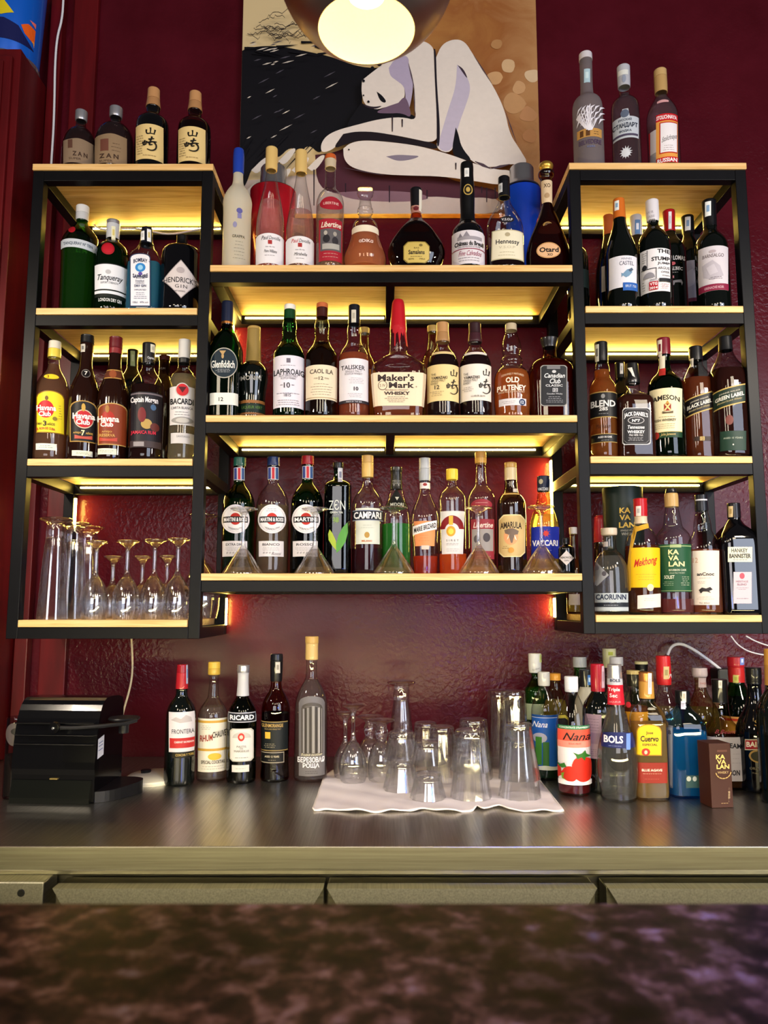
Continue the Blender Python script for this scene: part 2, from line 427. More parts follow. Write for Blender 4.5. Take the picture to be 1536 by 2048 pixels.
# ------------------------------------------------------------------ shelf levels (board tops), world heights
FY = -.35                                   # front plane of the shelving
def hz(y, Y=FY): return P(768, y, Y)[1]
SH = {'LT': hz(329), 'L1': hz(617), 'L2': hz(918), 'L3': hz(1240), 'C1': hz(531), 'C2': hz(831), 'C3': hz(1147),
      'RT': hz(327), 'R1': hz(613), 'R2': hz(913), 'R3': hz(1230), 'K': CZ-.44}
def depthY(sh, back, base=None, cx=768):
    if sh == 'K': return PZ(cx, base, SH['K'])[1] if base else back
    return FY+back
def B(sh, name, label, cx, back, prof, glass='clear', liq=None, caps=(), dec=(), n=2, k=1, group=None, cat='bottle', base=None, top=True, ribs=0):
    """a bottle: prof = [(photo y, half width)] from its top; stands on level sh, `back` m behind the front edge (base: photo y of its foot on the counter)"""
    Yc = depthY(sh, back, base, cx); z0 = SH[sh]
    if base: Yc += P(768+prof[-1][1], 1400, Yc)[0]*k*.9
    ym = (prof[-1][0]+prof[0][0])/2
    yb = prof[-1][0]
    Xc = P(cx, (yb+25), Yc)[0]
    def rad(y, hw): zc = P(769, y, Yc)[0]; return hw*zc
    rp = [(rad(y, hw), P(768, y, Yc)[1]-z0) for y, hw in prof]
    rp = [p for p in rp if p[1] > .006]
    Rb = rp[-1][0]; rp.append((Rb, .006))
    sp = smoothpath(rp, 2); rmax = max(p[0] for p in sp)
    def sec(r):
        if n == 2 and k == 1: return (2, 1)
        t = min(1, max(0, (r/rmax-.45)/.35)); t = t*t*(3-2*t)
        return (2+(n-2)*t, 1+(k-1)*t)
    def rz(z):
        if z >= sp[0][1]: return sp[0][0]
        for a, b in zip(sp, sp[1:]):
            if b[1] <= z <= a[1]:
                t = (z-b[1])/max(1e-9, a[1]-b[1]); return b[0]+(a[0]-b[0])*t
        return sp[-1][0]
    root = empty(name, (Xc, Yc, z0), label, cat, group)
    ztop = sp[0][1]
    if isinstance(caps, tuple) and caps and isinstance(caps[0], str): caps = (caps,)
    # glass body
    gtop = ztop-.002 if not caps else P(768, caps[0][1], Yc)[1]-z0+.003 if len(caps) and caps[0][1] else ztop
    body = [(0, ztop-.001)]+[(p[0]*.97 if p[1] > gtop else p[0], min(p[1], ztop-.001)) for p in sp]
    body += [(Rb*.93, .001), (0, .0015)] if Rb else []
    mb = MB(); mb.lathe(body, GL[glass](), 44 if n == 2 else 56, sec=sec); mb.build('body', root)
    if liq:
        lc, ly = liq; zl = P(768, ly, Yc)[1]-z0
        lp = [(max(.001, rz(zl)-.0022), zl)]+[(p[0]-.0022, p[1]) for p in sp if p[1] < zl-.001 and p[1] > .007]+[(Rb-.003, .007)]
        mb = MB(); mb.lathe([(0, zl)]+lp+[(0, .0065)], liquid(lc), 40 if n == 2 else 56, sec=sec); mb.build('liquid', root)
    zt = ztop
    for i, cp in enumerate(caps):
        colr, yc_ = cp[0], cp[1]; nm = cp[2] if len(cp) > 2 else ('cap' if i == 0 else 'foil')
        zb = P(768, yc_, Yc)[1]-z0; gr = cp[3] if len(cp) > 3 else 0
        rr = [(rz(zt-.0005), zt)]+[(p[0], p[1]) for p in sp if zb < p[1] < zt-.0005]+[(rz(zb), zb)]
        q = []
        if gr:       # grip rings of a screw cap
            for j in range(gr*2+1):
                z = zt-(zt-zb)*j/(gr*2); q.append((rz(min(z, zt-.0005))+(.0013 if j % 2 == 0 else .0006), z))
        else: q = [(r+.0011, z) for r, z in rr]
        mt = GL[colr]() if colr in GL else paint({'gold': '#c9a045', 'silver': '#c4c4cc', 'copper': '#b4763c'}.get(colr, colr), .3 if colr in ('gold', 'silver', 'copper') else .33, .8 if colr in ('gold', 'silver', 'copper') else 0, .3)
        mb = MB(); pr = ([(0, zt+.0004), (q[0][0]-.001, zt+.0004)] if i == 0 else [(q[0][0]-.001, zt)])+[(q[0][0], zt-.001)]+q[1:]+[(max(.001, q[-1][0]-.0015), zb)]
        mb.lathe(pr, mt, 36, sec=sec); mb.build(nm, root); zt = zb
    def fmap(px, py, e):
        # surface point of the bottle seen at this photo point
        r = rmax
        X, Z = P(px, py, Yc-r*k*.85); z = Z-z0; r = rz(z)
        X, Z = P(px, py, Yc-r*sec(r)[1]*.93); z = max(.002, min(ztop-.0006, Z-z0)); r = rz(z)+.0012*(1 if caps and z > P(768, caps[-1][1], Yc)[1]-z0 else 0)
        nn, kk = sec(r); yy = -kk*r*.95
        for _ in range(6):
            x = P(px, py, Yc+yy)[0]-Xc; x = max(-.985*r, min(.985*r, x))
            yy = .5*yy-.5*kk*(r**nn-abs(x)**nn)**(1/nn)
        return (x*(1+e/r), -kk*(r**nn-abs(x)**nn)**(1/nn)-e, z)
    d = Decal(fmap); d.run(dec)
    for nm, m in d.parts: m.build(nm, root)
    return root
def GLASS(sh, name, label, cx, back, prof, yin, group=None, base=None, cat='glass', th=.0013, flute=0, seg=44):
    """an upturned drinking glass: prof from its foot (top) to its rim, cavity starts at photo y yin"""
    Yc = depthY(sh, back, base, cx); z0 = SH[sh]+(.0045 if sh == 'K' and base and 640 < cx < 1090 else .0)
    hwb = prof[-1][1]
    if base: Yc += P(768+hwb, 1500, Yc)[0]*.9
    Xc = P(cx, prof[-1][0], Yc)[0]
    rp = [(hw*P(769, y, Yc)[0], max(.0004, P(768, y, Yc)[1]-z0)) for y, hw in prof]
    rp[-1] = (rp[-1][0], .0006)
    sp = smoothpath(rp, 2); zi = P(768, yin, Yc)[1]-z0
    inner = [(max(.0006, r-th), z) for r, z in sp if z < zi]
    path = [(0, sp[0][1])]+sp+inner[::-1]
    top = inner[0] if inner else (0, zi)
    path += [(top[0]*.6, zi+.002), (0, zi+.003)]
    mb = MB(); mb.lathe(path, tableware(), seg)
    if flute:
        vs = []
        for x, y, z in mb.v:
            r = math.hypot(x, y)
            if r > .004 and z < rp[0][1]*.9: a = math.atan2(y, x); q = 1+.028*cos(flute*a); x *= q; y *= q
            vs.append((x, y, z))
        mb.v = vs
    o = mb.build(name, None, (Xc, Yc, z0)); return tag(o, label, cat, group)
# ------------------------------------------------------------------ setting
WM = wallmat(); PM = panelmat(); FM = framemat(); WD = wood()
mb = MB(); mb.box(-2.6, 2.8, 0, .1, -.02, 4.6, WM); struct(mb.build('wall_back'))
mb = MB(); mb.box(-2.6, 2.8, -4.8, .1, -.06, -.0, paint('#2a201c', .5)); struct(mb.build('floor'))
mb = MB(); mb.box(-1.03, -.95, -.02, 0, 0, 4.6, PM, .003); struct(mb.build('trim_1'))
mb = MB(); mb.box(-1.10, -1.06, -.035, 0, 0, 4.6, PM, .003); struct(mb.build('trim_2'))
# tall red cabinet at the left, the printed tin on its top
zc = P(100, 185, 0)[1]
cab = empty('tall_cabinet', (-1.46, -.1, 0), 'tall dark red wooden cabinet at the left edge, a printed blue tin on top', 'cabinet')
mb = MB(); mb.box(-.36, .355, -.1, .098, SH['K']+.001, zc, PM, .002); mb.build('carcass', cab)
mb = MB(); mb.box(-.34, .335, -.112, -.1, SH['K']+.02, zc-.03, PM, .003); d = mb.build('door', cab)
mb = MB()
for x in (-.2, .3): mb.box(x, x+.012, -.119, -.112, SH['K']+.04, zc-.05, PM, .002)
mb.build('moulding', d)
# blue tin bucket
Xb, Zb = P(6, 92, -.16)
Yb = -.1; tw = .105
t = empty('printed_tin', (-1.19, Yb, zc), 'blue printed tin bucket with orange and yellow shapes on the red cabinet', 'tin')
mb = MB(); mb.lathe([(0, 0), (.083, 0), (.085, .004), (.098, .30), (.098, .305), (.096, .3), (.083, .004), (0, .003)], paint('#0a5fd0', .3, .2, .4), 48); mb.build('body', t)
mb = MB(); mb.lathe([(.0835, 0), (.0875, .0), (.089, .008), (.087, .014), (.0845, .014)], paint('#c8c8d0', .25, .9), 48); mb.build('rim', t)
def tinmap(px, py, e):
    X, Z = P(px, py, Yb-.08); z = max(.01, Z-zc); r = .0852+z*.043; x = max(-.97*r, min(.97*r, X+1.19))
    return (x, -sqrt(r*r-x*x)-e, z)
d = Decal(tinmap)
d.run([('P', 'print'), ('G', [(-40, 40), (10, 38), (34, 46), (52, 78), (-40, 78)], '#151a4e'), ('G', [(-20, -20), (8, 0), (28, 25), (5, 33), (-20, 20)], '#d8c21c'),
       ('G', [(38, 42), (48, 33), (60, 37), (63, 50), (60, 80), (50, 62), (42, 55)], '#e8601c'), ('G', [(50, 60), (62, 58), (60, 86)], '#f0a030'), ('G', [(50, 24), (58, 22), (56, 32)], '#e87068')])
for nm, m in d.parts: m.build(nm, t)
# white cable down the wall at the left
WH = paint('#d9d9de', .4)
mb = MB()
pts = [(*P(x, y, -.045), ) for x, y in [(128, -60), (127, 0), (124, 40), (114, 75), (110, 130), (109, 200), (107, 260), (103, 320), (101, 360)]]
mb.tube([(x, -.045, z) for x, z in smoothpath(pts, 2)], .0035, WH); tag(mb.build('cable'), 'white cable hanging down beside the tall red cabinet, left of the shelves', 'cable')

# ------------------------------------------------------------------ shelving
TB = .030
def board_mb(x0, x1, z, y0=FY-.004, y1=-.016): m = MB(); m.box(x0, x1, y0, y1, z-.018, z, WD, .0012); return m
LED = led_mat()
def unit(name, label, x0, x1, lv, vled):
    root = empty(name, ((x0+x1)/2, -.11, lv[-1]-.05), label, 'shelf', 'steel and pine wall shelves')
    ox, oy, oz = root.location
    def part(m, nm, par=root, lab=None):
        m.v = [(a-ox, b-oy, c-oz) for a, b, c in m.v]; o = m.build(nm, par)
        if lab: o['label'] = lab
        return o
    zt, zb = lv[0]-.018, lv[-1]-.018-TB
    for x in (x0, x1-TB):
        for y in (FY, -.008-TB):
            m = MB(); m.box(x, x+TB, y, y+TB, zb, zt, FM, .0015); part(m, 'post')
    for i, z in enumerate(lv):
        a, b = z-.018-TB, z-.018
        for y in (FY, -.008-TB):
            m = MB(); m.box(x0+TB, x1-TB, y+.0004, y+TB-.0004, a, b-.0003, FM, .001); part(m, 'rail')
        for x in (x0, x1-TB):
            m = MB(); m.box(x+.0004, x+TB-.0004, FY+TB, -.008-TB, a, b-.0003, FM, .001); part(m, 'side_rail')
        m = board_mb(x0-.001 if i == 0 else x0+TB+.0015, x1+.001 if i == 0 else x1-TB-.0015, z)
        part(m, 'shelf_board')
        if i == len(lv)-1 and False: continue
        if i in (0, 1, 2):
            m = MB(); m.box(x0+TB+.02, x1-TB-.015, -.008-TB-.0035, -.008-TB-.0002, b-.0125, b-.008, LED); part(m, 'led_strip', root, 'glowing warm led strip')
    for (x, y0, y1_, za, zb_) in vled:
        m = MB(); m.box(x, x+.003, y0, y1_, za, zb_, LED); part(m, 'led_strip', root, 'glowing warm led strip')
    return root
XL0, XL1, XR0, XR1 = -.973, -.4745, .514, 1.004
unit('wall_shelf', 'left black steel shelf with pine boards, rum, gin and upturned glasses on it', XL0, XL1, [SH['LT'], SH['L1'], SH['L2'], SH['L3']],
     [(XL1+.0004, -.03, -.02, SH['C1']-.2, SH['C1']-.03), (XL1+.0004, -.03, -.02, SH['L3']-.02, SH['C3']-.06), (XL0+TB+.002, -.036, -.024, SH['L2']-.14, SH['L2']-.06)])
unit('wall_shelf', 'right black steel shelf with pine boards, dark wine bottles in its upper bay', XR0, XR1, [SH['RT'], SH['R1'], SH['R2'], SH['R3']],
     [(XR0-.0035, -.034, -.014, SH['C3']+.10, SH['C2']-.06), (XR0-.0035, -.034, -.014, SH['R3']-.01, SH['C3']-.06)])
# the centre shelves
x0, x1 = XL1+.0005, XR0-.0005
root = empty('wall_shelf', ((x0+x1)/2, -.11, SH['C3']-.05), 'middle black steel shelf with three long pine boards, hung between the side units', 'shelf', 'steel and pine wall shelves')
ox, oy, oz = root.location
def cpart(m, nm, lab=None):
    m.v = [(a-ox, b-oy, c-oz) for a, b, c in m.v]; o = m.build(nm, root)
    if lab: o['label'] = lab
for lv in ('C1', 'C2', 'C3'):
    z = SH[lv]; a, b = z-.018-TB, z-.0185
    for y in (FY, -.008-TB):
        m = MB(); m.box(x0, x1, y, y+TB, a, b, FM, .0015); cpart(m, 'rail')
    for x in (x0, x1-TB):
        m = MB(); m.box(x, x+TB, FY+TB, -.008-TB, a, b, FM, .0015); cpart(m, 'side_rail')
    if lv != 'C3':
        m = MB(); m.box(.005, .03, FY+TB, -.008-TB, a+.004, b, FM, .0015); cpart(m, 'cross_rail')
        m = MB(); m.box(x0+.04, .0, -.008-TB-.0035, -.0382, b-.0125, b-.008, LED); m.box(.035, x1-.05, -.008-TB-.0035, -.0382, b-.0125, b-.008, LED)
        cpart(m, 'led_strip', 'glowing warm led strip')
    m = board_mb(x0, x1, z, FY-.004); cpart(m, 'shelf_board')
m = MB(); m.box(x0+.05, x1-.05, -.006, -.0005, SH['C1']+.075, SH['C1']+.083, LED); cpart(m, 'led_strip', 'glowing warm led strip')
# wires and screws
mb = MB()
mb.tube([(x, -.045, z) for x, z in smoothpath([P(*q, -.045) for q in [(180, 440), (200, 462), (260, 455), (300, 462), (340, 470), (400, 458), (440, 455)]], 2)], .003, WH)
tag(mb.build('cable'), 'white cable looped under the top board of the left shelf, behind the gin', 'cable')
mb = MB(); mb.tube([(x, -.05, z) for x, z in smoothpath([P(*q, -.05) for q in [(262, 1262), (266, 1330), (262, 1370), (246, 1425), (243, 1440)]], 3)], .003, paint('#d8c9a0', .5))
tag(mb.build('cable'), 'thin cream cable hanging from the left shelf to the coffee machine', 'cable')
mb = MB(); mb.tube([(x, -.04, z) for x, z in smoothpath([P(*q, -.04) for q in [(1335, 1310), (1342, 1292), (1360, 1286), (1385, 1297), (1420, 1322), (1445, 1342)]], 3)], .0045, WH)
tag(mb.build('cable'), 'thick white cable arching on the wall above the blue gin bottle', 'cable')
for q, lab in (([(1462, 1272), (1475, 1290), (1500, 1305), (1540, 1312)], 'thin white cable below the right shelf, the lower of two'), ([(1492, 1272), (1515, 1285), (1560, 1298)], 'thin white cable below the right shelf, the upper of two')):
    mb = MB(); mb.tube([(x, -.03, z) for x, z in smoothpath([P(*p, -.03) for p in q], 3)], .002, WH); tag(mb.build('cable'), lab, 'cable')
mb = MB(); xx, zz = P(1452, 1350, -.03); mb.box(xx-.035, xx+.045, -.055, 0, zz-.035, zz+.02, paint('#141416', .3), .006)
tag(mb.build('power_adapter'), 'black power adapter on the wall behind the bottles at the right', 'adapter')

# ------------------------------------------------------------------ painting
PY = -.030
CX = lambda x, y: (440+x/2.259, y/2.259)
pr = empty('painting', (*[P(778, 220, PY)[0]], PY, P(778, 220, PY)[1]), 'large unframed painting of a crouching pale figure with streaming black hair', 'painting')
px_, py_, pz_ = pr.location
def cvm():
    def fn(m, nt, N, L):
        b = N['Principled BSDF']; tc = N.new('ShaderNodeTexCoord'); sx = N.new('ShaderNodeSeparateXYZ'); L.new(tc.outputs['Object'], sx.inputs[0])
        v = tc.outputs['Object']
        n1 = noise(N, L, v, 7, 5, .6, 1.2)
        ad = N.new('ShaderNodeMath'); ad.operation = 'MULTIPLY_ADD'; ad.inputs[1].default_value = 1.0; L.new(sx.outputs[0], ad.inputs[0])
        ad.inputs[2].default_value = .18
        a2 = N.new('ShaderNodeMath'); a2.operation = 'MULTIPLY_ADD'; a2.inputs[1].default_value = .55; L.new(n1, a2.inputs[0]); L.new(ad.outputs[0], a2.inputs[2])
        c = ramp(N, L, a2.outputs[0], [(.1, '#cdb689'), (.36, '#c3a26a'), (.52, '#a8743a'), (.75, '#8f5628'), (.95, '#a97a4c')])
        L.new(c, b.inputs['Base Color']); b.inputs['Roughness'].default_value = .42
        bump(N, L, noise(N, L, v, 60, 4), b, .25, .002)
    return mat('painted_ochre_canvas', fn)
xa, zb = P(476, 428, PY); xb, _ = P(1083, 428, PY); zt = P(768, -150, PY)[1]
mb = MB(); mb.box(xa-px_, xb-px_, 0, .028, zb-pz_, zt-pz_, cvm(), .002); cv = mb.build('canvas', pr)
def pmap(x, y, e): X, Z = P(x, y, PY); X = min(max(X, xa+.001), xb-.001); return (X-px_, -e, max(Z, zb+.001)-pz_)
d = Decal(pmap); d.sw = 1e6; d.eps = lambda: (setattr(d, 'layer', d.layer+1), .0003+.00012*d.layer)[1]
def pg(pts, col): d.poly([CX(*p) for p in (smoothpath(pts+[pts[0]], 2)[:-1])], col)
d.start('figure')
CR, LI, BK, MV = '#d9cdc4', '#a99cb4', '#0d0c12', '#4a2430'
pg([(70, 820), (300, 800), (440, 780), (700, 850), (1000, 850), (1250, 880), (1290, 975), (800, 975), (300, 975), (80, 975)], '#c2b0a6')
pg([(430, 700), (520, 690), (600, 650), (700, 650), (900, 680), (1000, 800), (1150, 840), (1260, 860), (1260, 905), (1180, 890), (1100, 900), (960, 885), (830, 905), (700, 880), (560, 885), (440, 850)], MV)
pg([(520, 870), (700, 860), (900, 870), (960, 900), (820, 915), (600, 905)], '#80606c')
# warm patches in the ground
rnd = random.Random(3)
for (x, y, r, c) in [(1300, 300, 45, '#c9a57c'), (1410, 340, 40, '#cdb08c'), (1240, 350, 40, '#c4986a'), (1330, 470, 60, '#b98c60'), (1390, 520, 45, '#b5835a'), (1400, 620, 40, '#ae7a50'), (1350, 400, 40, '#c09468'), (1250, 200, 30, '#ab7c4e')]:
    pg([(x+r*rnd.uniform(.6, 1.1)*cos(a*.9), y+r*rnd.uniform(.6, 1)*sin(a*.9)) for a in range(7)], c)
# hair
pg([(85, 235), (150, 212), (260, 208), (400, 235), (520, 262), (610, 300), (720, 312), (780, 290), (760, 330), (700, 360), (655, 400), (640, 440), (645, 510), (700, 540), (830, 545), (890, 580), (740, 572), (640, 590), (560, 605), (500, 622), (475, 655), (450, 700), (400, 650), (360, 700), (320, 660), (260, 720), (240, 690), (190, 790), (150, 740), (110, 860), (75, 830), (72, 700), (72, 500), (80, 350)], BK)
for i in range(46):       # ragged locks over the edges
    x = rnd.uniform(80, 520); y = rnd.choice([rnd.uniform(195, 260), rnd.uniform(600, 700)]); l = rnd.uniform(60, 170); s = rnd.uniform(-.25, .35) if y < 400 else rnd.uniform(-1.3, -.5)
    if y > 400: x = rnd.uniform(80, 470)
    a = (x, y); b = (x-l*.75 if y > 400 else x+l, y+l*.8 if y > 400 else y+l*s); w = rnd.uniform(2, 7)
    b = (max(72, b[0]), min(900, b[1]))
    d.poly([CX(a[0], a[1]-w), CX(b[0], b[1]), CX(a[0], a[1]+w)], BK)
for i in range(16):
    x = rnd.uniform(90, 420); y = rnd.uniform(110, 200); q = [(x, y)]
    for k in range(14): q.append((q[-1][0]+rnd.uniform(2, 18), q[-1][1]+rnd.uniform(-14, 14)))
    for (a, b) in zip(q, q[1:]): d.poly([CX(a[0], a[1]-1.6), CX(b[0], b[1]-1.6), CX(b[0], b[1]+1.6), CX(a[0], a[1]+1.6)], '#2a2220')
for i in range(34):       # light flecks left between the strokes
    x = rnd.uniform(85, 480); y = rnd.choice([rnd.uniform(225, 330), rnd.uniform(360, 660)]); l = rnd.uniform(18, 60); k = -.25 if y < 330 else -.5
    d.poly([CX(x, y), CX(x+l*.5, y+l*k*.5-3), CX(x+l, y+l*k), CX(x+l*.5, y+l*k*.5+3)], '#c9bdb0' if rnd.random() < .5 else '#4a4650')
for (x, y) in [(150, 800), (270, 760), (330, 800), (250, 850), (400, 790), (120, 900)]:
    pg([(x, y), (x+60, y-60), (x+85, y-55), (x+30, y+20)], '#d3c8bd')
# body
pg([(640, 500), (700, 530), (830, 540), (885, 560), (885, 585), (740, 590), (640, 600), (560, 615)], BK)
pg([(845, 255), (895, 222), (940, 232), (968, 268), (970, 420), (977, 560), (984, 655), (950, 678), (880, 662), (780, 642), (690, 630), (620, 630), (565, 650), (520, 705), (465, 725), (458, 690), (480, 650), (530, 622), (620, 598), (720, 572), (820, 562), (888, 580), (872, 500), (876, 420), (850, 340)], CR)
pg([(643, 400), (690, 362), (760, 310), (830, 266), (856, 258), (850, 340), (828, 362), (812, 385), (832, 430), (834, 480), (806, 508), (750, 518), (705, 532), (655, 512), (640, 455)], CR)
pg([(762, 345), (790, 302), (850, 285), (852, 350), (872, 400), (866, 470), (850, 540), (832, 545), (838, 470), (830, 425), (795, 400), (768, 380)], LI)
pg([(805, 500), (832, 470), (850, 500), (865, 570), (820, 545), (760, 548), (700, 545), (740, 522)], '#6a5468')
pg([(708, 450), (730, 465), (752, 492), (744, 502), (722, 490)], BK)
pg([(645, 505), (690, 520), (740, 512), (700, 530), (660, 520)], '#2a2028')
pg([(972, 300), (998, 240), (1050, 216), (1100, 225), (1140, 290), (1190, 368), (1240, 450), (1280, 540), (1300, 640), (1350, 715), (1385, 775), (1300, 772), (1200, 792), (1130, 762), (1080, 705), (1062, 640), (1042, 728), (970, 708), (985, 640), (985, 520), (970, 420)], CR)
pg([(1066, 330), (1112, 385), (1128, 440), (1102, 520), (1072, 600), (1044, 722), (975, 708), (1000, 620), (1030, 520), (1060, 430)], '#b9aec0')
pg([(1068, 332), (1095, 350), (1115, 395), (1100, 380)], '#3a2c3a')
pg([(1060, 610), (1072, 640), (1085, 700), (1140, 765), (1070, 745), (1040, 725)], BK)
pg([(962, 260), (972, 262), (976, 420), (990, 600), (988, 690), (975, 700), (976, 560), (968, 420)], '#1c1620')
pg([(560, 705), (590, 680), (650, 667), (760, 675), (880, 690), (980, 715), (1060, 740), (1150, 775), (1250, 800), (1300, 800), (1330, 830), (1270, 870), (1150, 850), (1000, 828), (850, 825), (740, 820), (650, 805), (590, 785), (562, 750)], CR)
pg([(750, 740), (800, 732), (860, 735), (905, 738), (860, 755), (800, 762)], '#7f7484')
pg([(560, 640), (620, 628), (720, 632), (860, 662), (975, 682), (980, 712), (880, 690), (760, 674), (650, 665), (585, 680), (510, 710)], '#1a1218')
for a, b, w in [((1145, 762), (1215, 795), 7), ((1215, 795), (1300, 775), 6), ((1140, 290), (1220, 415), 2.5), ((1280, 540), (1330, 680), 2.5), ((560, 790), (740, 825), 2), ((850, 325), (875, 430), 2.5), ((875, 430), (878, 570), 2.5)]:
    dx, dy = b[0]-a[0], b[1]-a[1]; l = math.hypot(dx, dy); nx, ny = -dy/l*w, dx/l*w
    d.poly([CX(a[0]+nx*.2, a[1]+ny*.2), CX((a[0]+b[0])/2+nx, (a[1]+b[1])/2+ny), CX(b[0]+nx*.2, b[1]+ny*.2), CX(b[0]-nx*.2, b[1]-ny*.2), CX((a[0]+b[0])/2-nx, (a[1]+b[1])/2-ny), CX(a[0]-nx*.2, a[1]-ny*.2)], '#4a3a44')
for x, y0, y1 in [(570, 860, 900), (765, 870, 945), (778, 560, 630), (822, 575, 610), (1197, 880, 945), (1235, 880, 930), (1175, 875, 905), (430, 800, 960), (932, 890, 930), (1060, 770, 800)]:
    d.poly([CX(x-3, y0), CX(x+3, y0), CX(x+2, y1), CX(x-2, y1)], '#241620')
for x, y, r in [(650, 405, 7), (672, 498, 6), (650, 470, 4), (720, 330, 12), (760, 300, 10), (690, 350, 10), (740, 318, 12), (800, 285, 8), (585, 712, 4)]:
    pg([(x+r*cos(a), y+r*sin(a)) for a in range(6)], BK)
d.flush()
for nm, m in d.parts: m.build(nm, cv)

# ------------------------------------------------------------------ pendant lamp
zl = 2.21; Xp, Yp = PZ(733, 62, zl)
lamp = empty('pendant_lamp', (Xp, Yp, zl), 'round copper and steel pendant lamp glowing in front of the painting', 'lamp')
ro = .5*(PZ(830, 62, zl)[0]-PZ(636, 62, zl)[0])
def shade_m():
    def fn(m, nt, N, L):
        b = N['Principled BSDF']; v = texcoord(N, L)
        L.new(ramp(N, L, noise(N, L, v, 6, 2), [(.35, '#a8744e'), (.65, '#c0b4ac')]), b.inputs['Base Color']); setp(b, Metallic=1.0, Roughness=.36)
    return mat('copper_shade_metal', fn)
Rs = ro*1.9
a0 = math.asin(ro/Rs); out = [(Rs*sin(a), Rs*cos(a0)-Rs*cos(a)) for a in [a0+(pi-.22-a0)*i/28 for i in range(29)]]
mb = MB(); mb.lathe(out, shade_m(), 56); mb.build('shade', lamp)
mb = MB(); mb.lathe([(ro-.0005, .0006)]+[(r-.004 if r > ro else r-.001, z+.001) for r, z in out[1:]], paint('#f4ead2', .35), 56); mb.build('shade_lining', lamp, None)
mb = MB(); mb.lathe([(0, .13), (.018, .12), (.03, .10), (.033, .085), (.028, .06), (.012, .05), (0, .048)], led_mat(30, (1, .72, .34, 1), 'lamp_bulb'), 24); mb.build('bulb', lamp)
mb = MB(); mb.lathe([(0, .19), (.02, .19), (.02, .13), (0, .128)], paint('#b08a20', .3, .8), 20); mb.build('socket', lamp)
mb = MB(); mb.tube([(0, 0, out[-1][1]-.005), (0, 0, .75)], .004, paint('#101010', .5)); mb.build('cord', lamp)

# ------------------------------------------------------------------ back counter
ZK = SH['K']; YF = PZ(768, 1693, ZK)[1]; ST = steel()
ck = empty('back_counter', (0, YF/2, 0), 'long stainless steel back counter under the shelves with fridges below', 'counter')
mb = MB(); mb.box(-1.7, 1.8, YF-YF/2, -YF/2-.001, ZK-.004, ZK, ST, .0015); mb.build('worktop', ck)
za = P(768, 1741, YF)[1]
mb = MB(); mb.box(-1.7, 1.8, YF/2-.0005, YF/2+.014, za, ZK-.0005, steel('brushed_apron', .3, (1, 60, 60), '#8f8b7e', '#a9a596'), .0012); mb.build('apron', ck)
SD = steel('dark_steel', .32, (2, 60, 60), '#6b675c', '#85816f')
mb = MB(); mb.box(-1.7, 1.8, YF/2+.06, -YF/2-.01, .08, ZK-.01, SD); mb.build('cabinet', ck)
mb = MB()
for z in (P(768, 1756, YF)[1],): mb.box(-1.25, 1.8, YF/2+.03, YF/2+.061, z-.006, za+.01, SD, .003)
mb.build('rail', ck)
yd = 1772
for x0_, x1_ in ((112, 648), (655, 1190), (1212, 1700)):
    Yd = YF-.005; X0 = P(x0_, yd, Yd)[0]; X1 = P(x1_, yd, Yd)[0]; zt_ = P(768, 1773, Yd)[1]
    mb = MB(); s_ = .022
    mb.box(X0, X1, Yd-YF/2, Yd-YF/2+.05, .15, zt_, SD, .002)
    o = mb.build('fridge_door', ck)
    mb = MB(); mb.prism([(X0, zt_+.002), (X1, zt_+.002), (X1-.02, zt_-.03), (X0+.02, zt_-.03)], Yd-YF/2-.016, Yd-YF/2+.012, ST); mb.build('handle', o)
X0 = P(-60, 1766, YF-.01)[0]; X1 = P(88, 1766, YF-.01)[0]; zt_ = P(768, 1764, YF-.01)[1]
mb = MB(); mb.box(X0-.2, X1, YF/2-.012, YF/2+.05, .15, zt_, ST, .002); o = mb.build('side_panel', ck)
mb = MB(); xk, zk = P(42, 1786, YF-.012); mb.lathe([(0, -.002), (.006, -.002), (.007, 0)], paint('#0a0a0a', .4), 16)
mb.v = [(xk+x, YF/2-.012+z, zk-YF*0+y) for x, y, z in mb.v]; mb.build('lock', o)
# bar top the photographer leans on
ZB = CZ-.20; Yb1 = PZ(768, 1801, ZB)[1]
bar = empty('bar', (0, Yb1, 0), 'dark bar with polished brown granite top across the foreground', 'bar')
mb = MB(); mb.box(-1.6, 1.7, -.9, 0, ZB-.035, ZB, granite(), .006); mb.build('granite_top', bar)
mb = MB(); mb.box(-1.5, 1.6, -.6, -.1, .0, ZB-.0355, paint('#1c100c', .5)); mb.build('base', bar)
# ------------------------------------------------------------------ bottles, shelf by shelf
b3 = {'bold': .03}; b2 = {'bold': .018}
YAMA = [[(.5, 0), (.52, .3), (.47, .78)], [(.12, .3), (.10, .55), (.16, .88), (.5, .76), (.9, .82)], [(.93, .22), (.9, .5), (.82, .84)]]
SAKI = [[(.12, .28), (.13, .56)], [(0, .38), (.03, .62), (.24, .54)], [(.26, .34), (.22, .56)], [(.42, .2), (.8, .1)], [(.64, 0), (.6, .2), (.5, .36)], [(.34, .44), (.66, .34), (.98, .3)], [(.5, .42), (.44, .62), (.68, .54)], [(.78, .34), (.98, .56), (.9, .86), (.6, 1), (.3, .9)]]
KANJI = lambda xa, ya, wa, ha, xb, yb, wb, hb: [('K', xa-wa/2, xa+wa/2, ya-ha/2, ya+ha/2, '#151210', wa*.085, YAMA), ('K', xb-wb/2, xb+wb/2, yb-hb/2, yb+hb/2, '#151210', wa*.085, SAKI)]
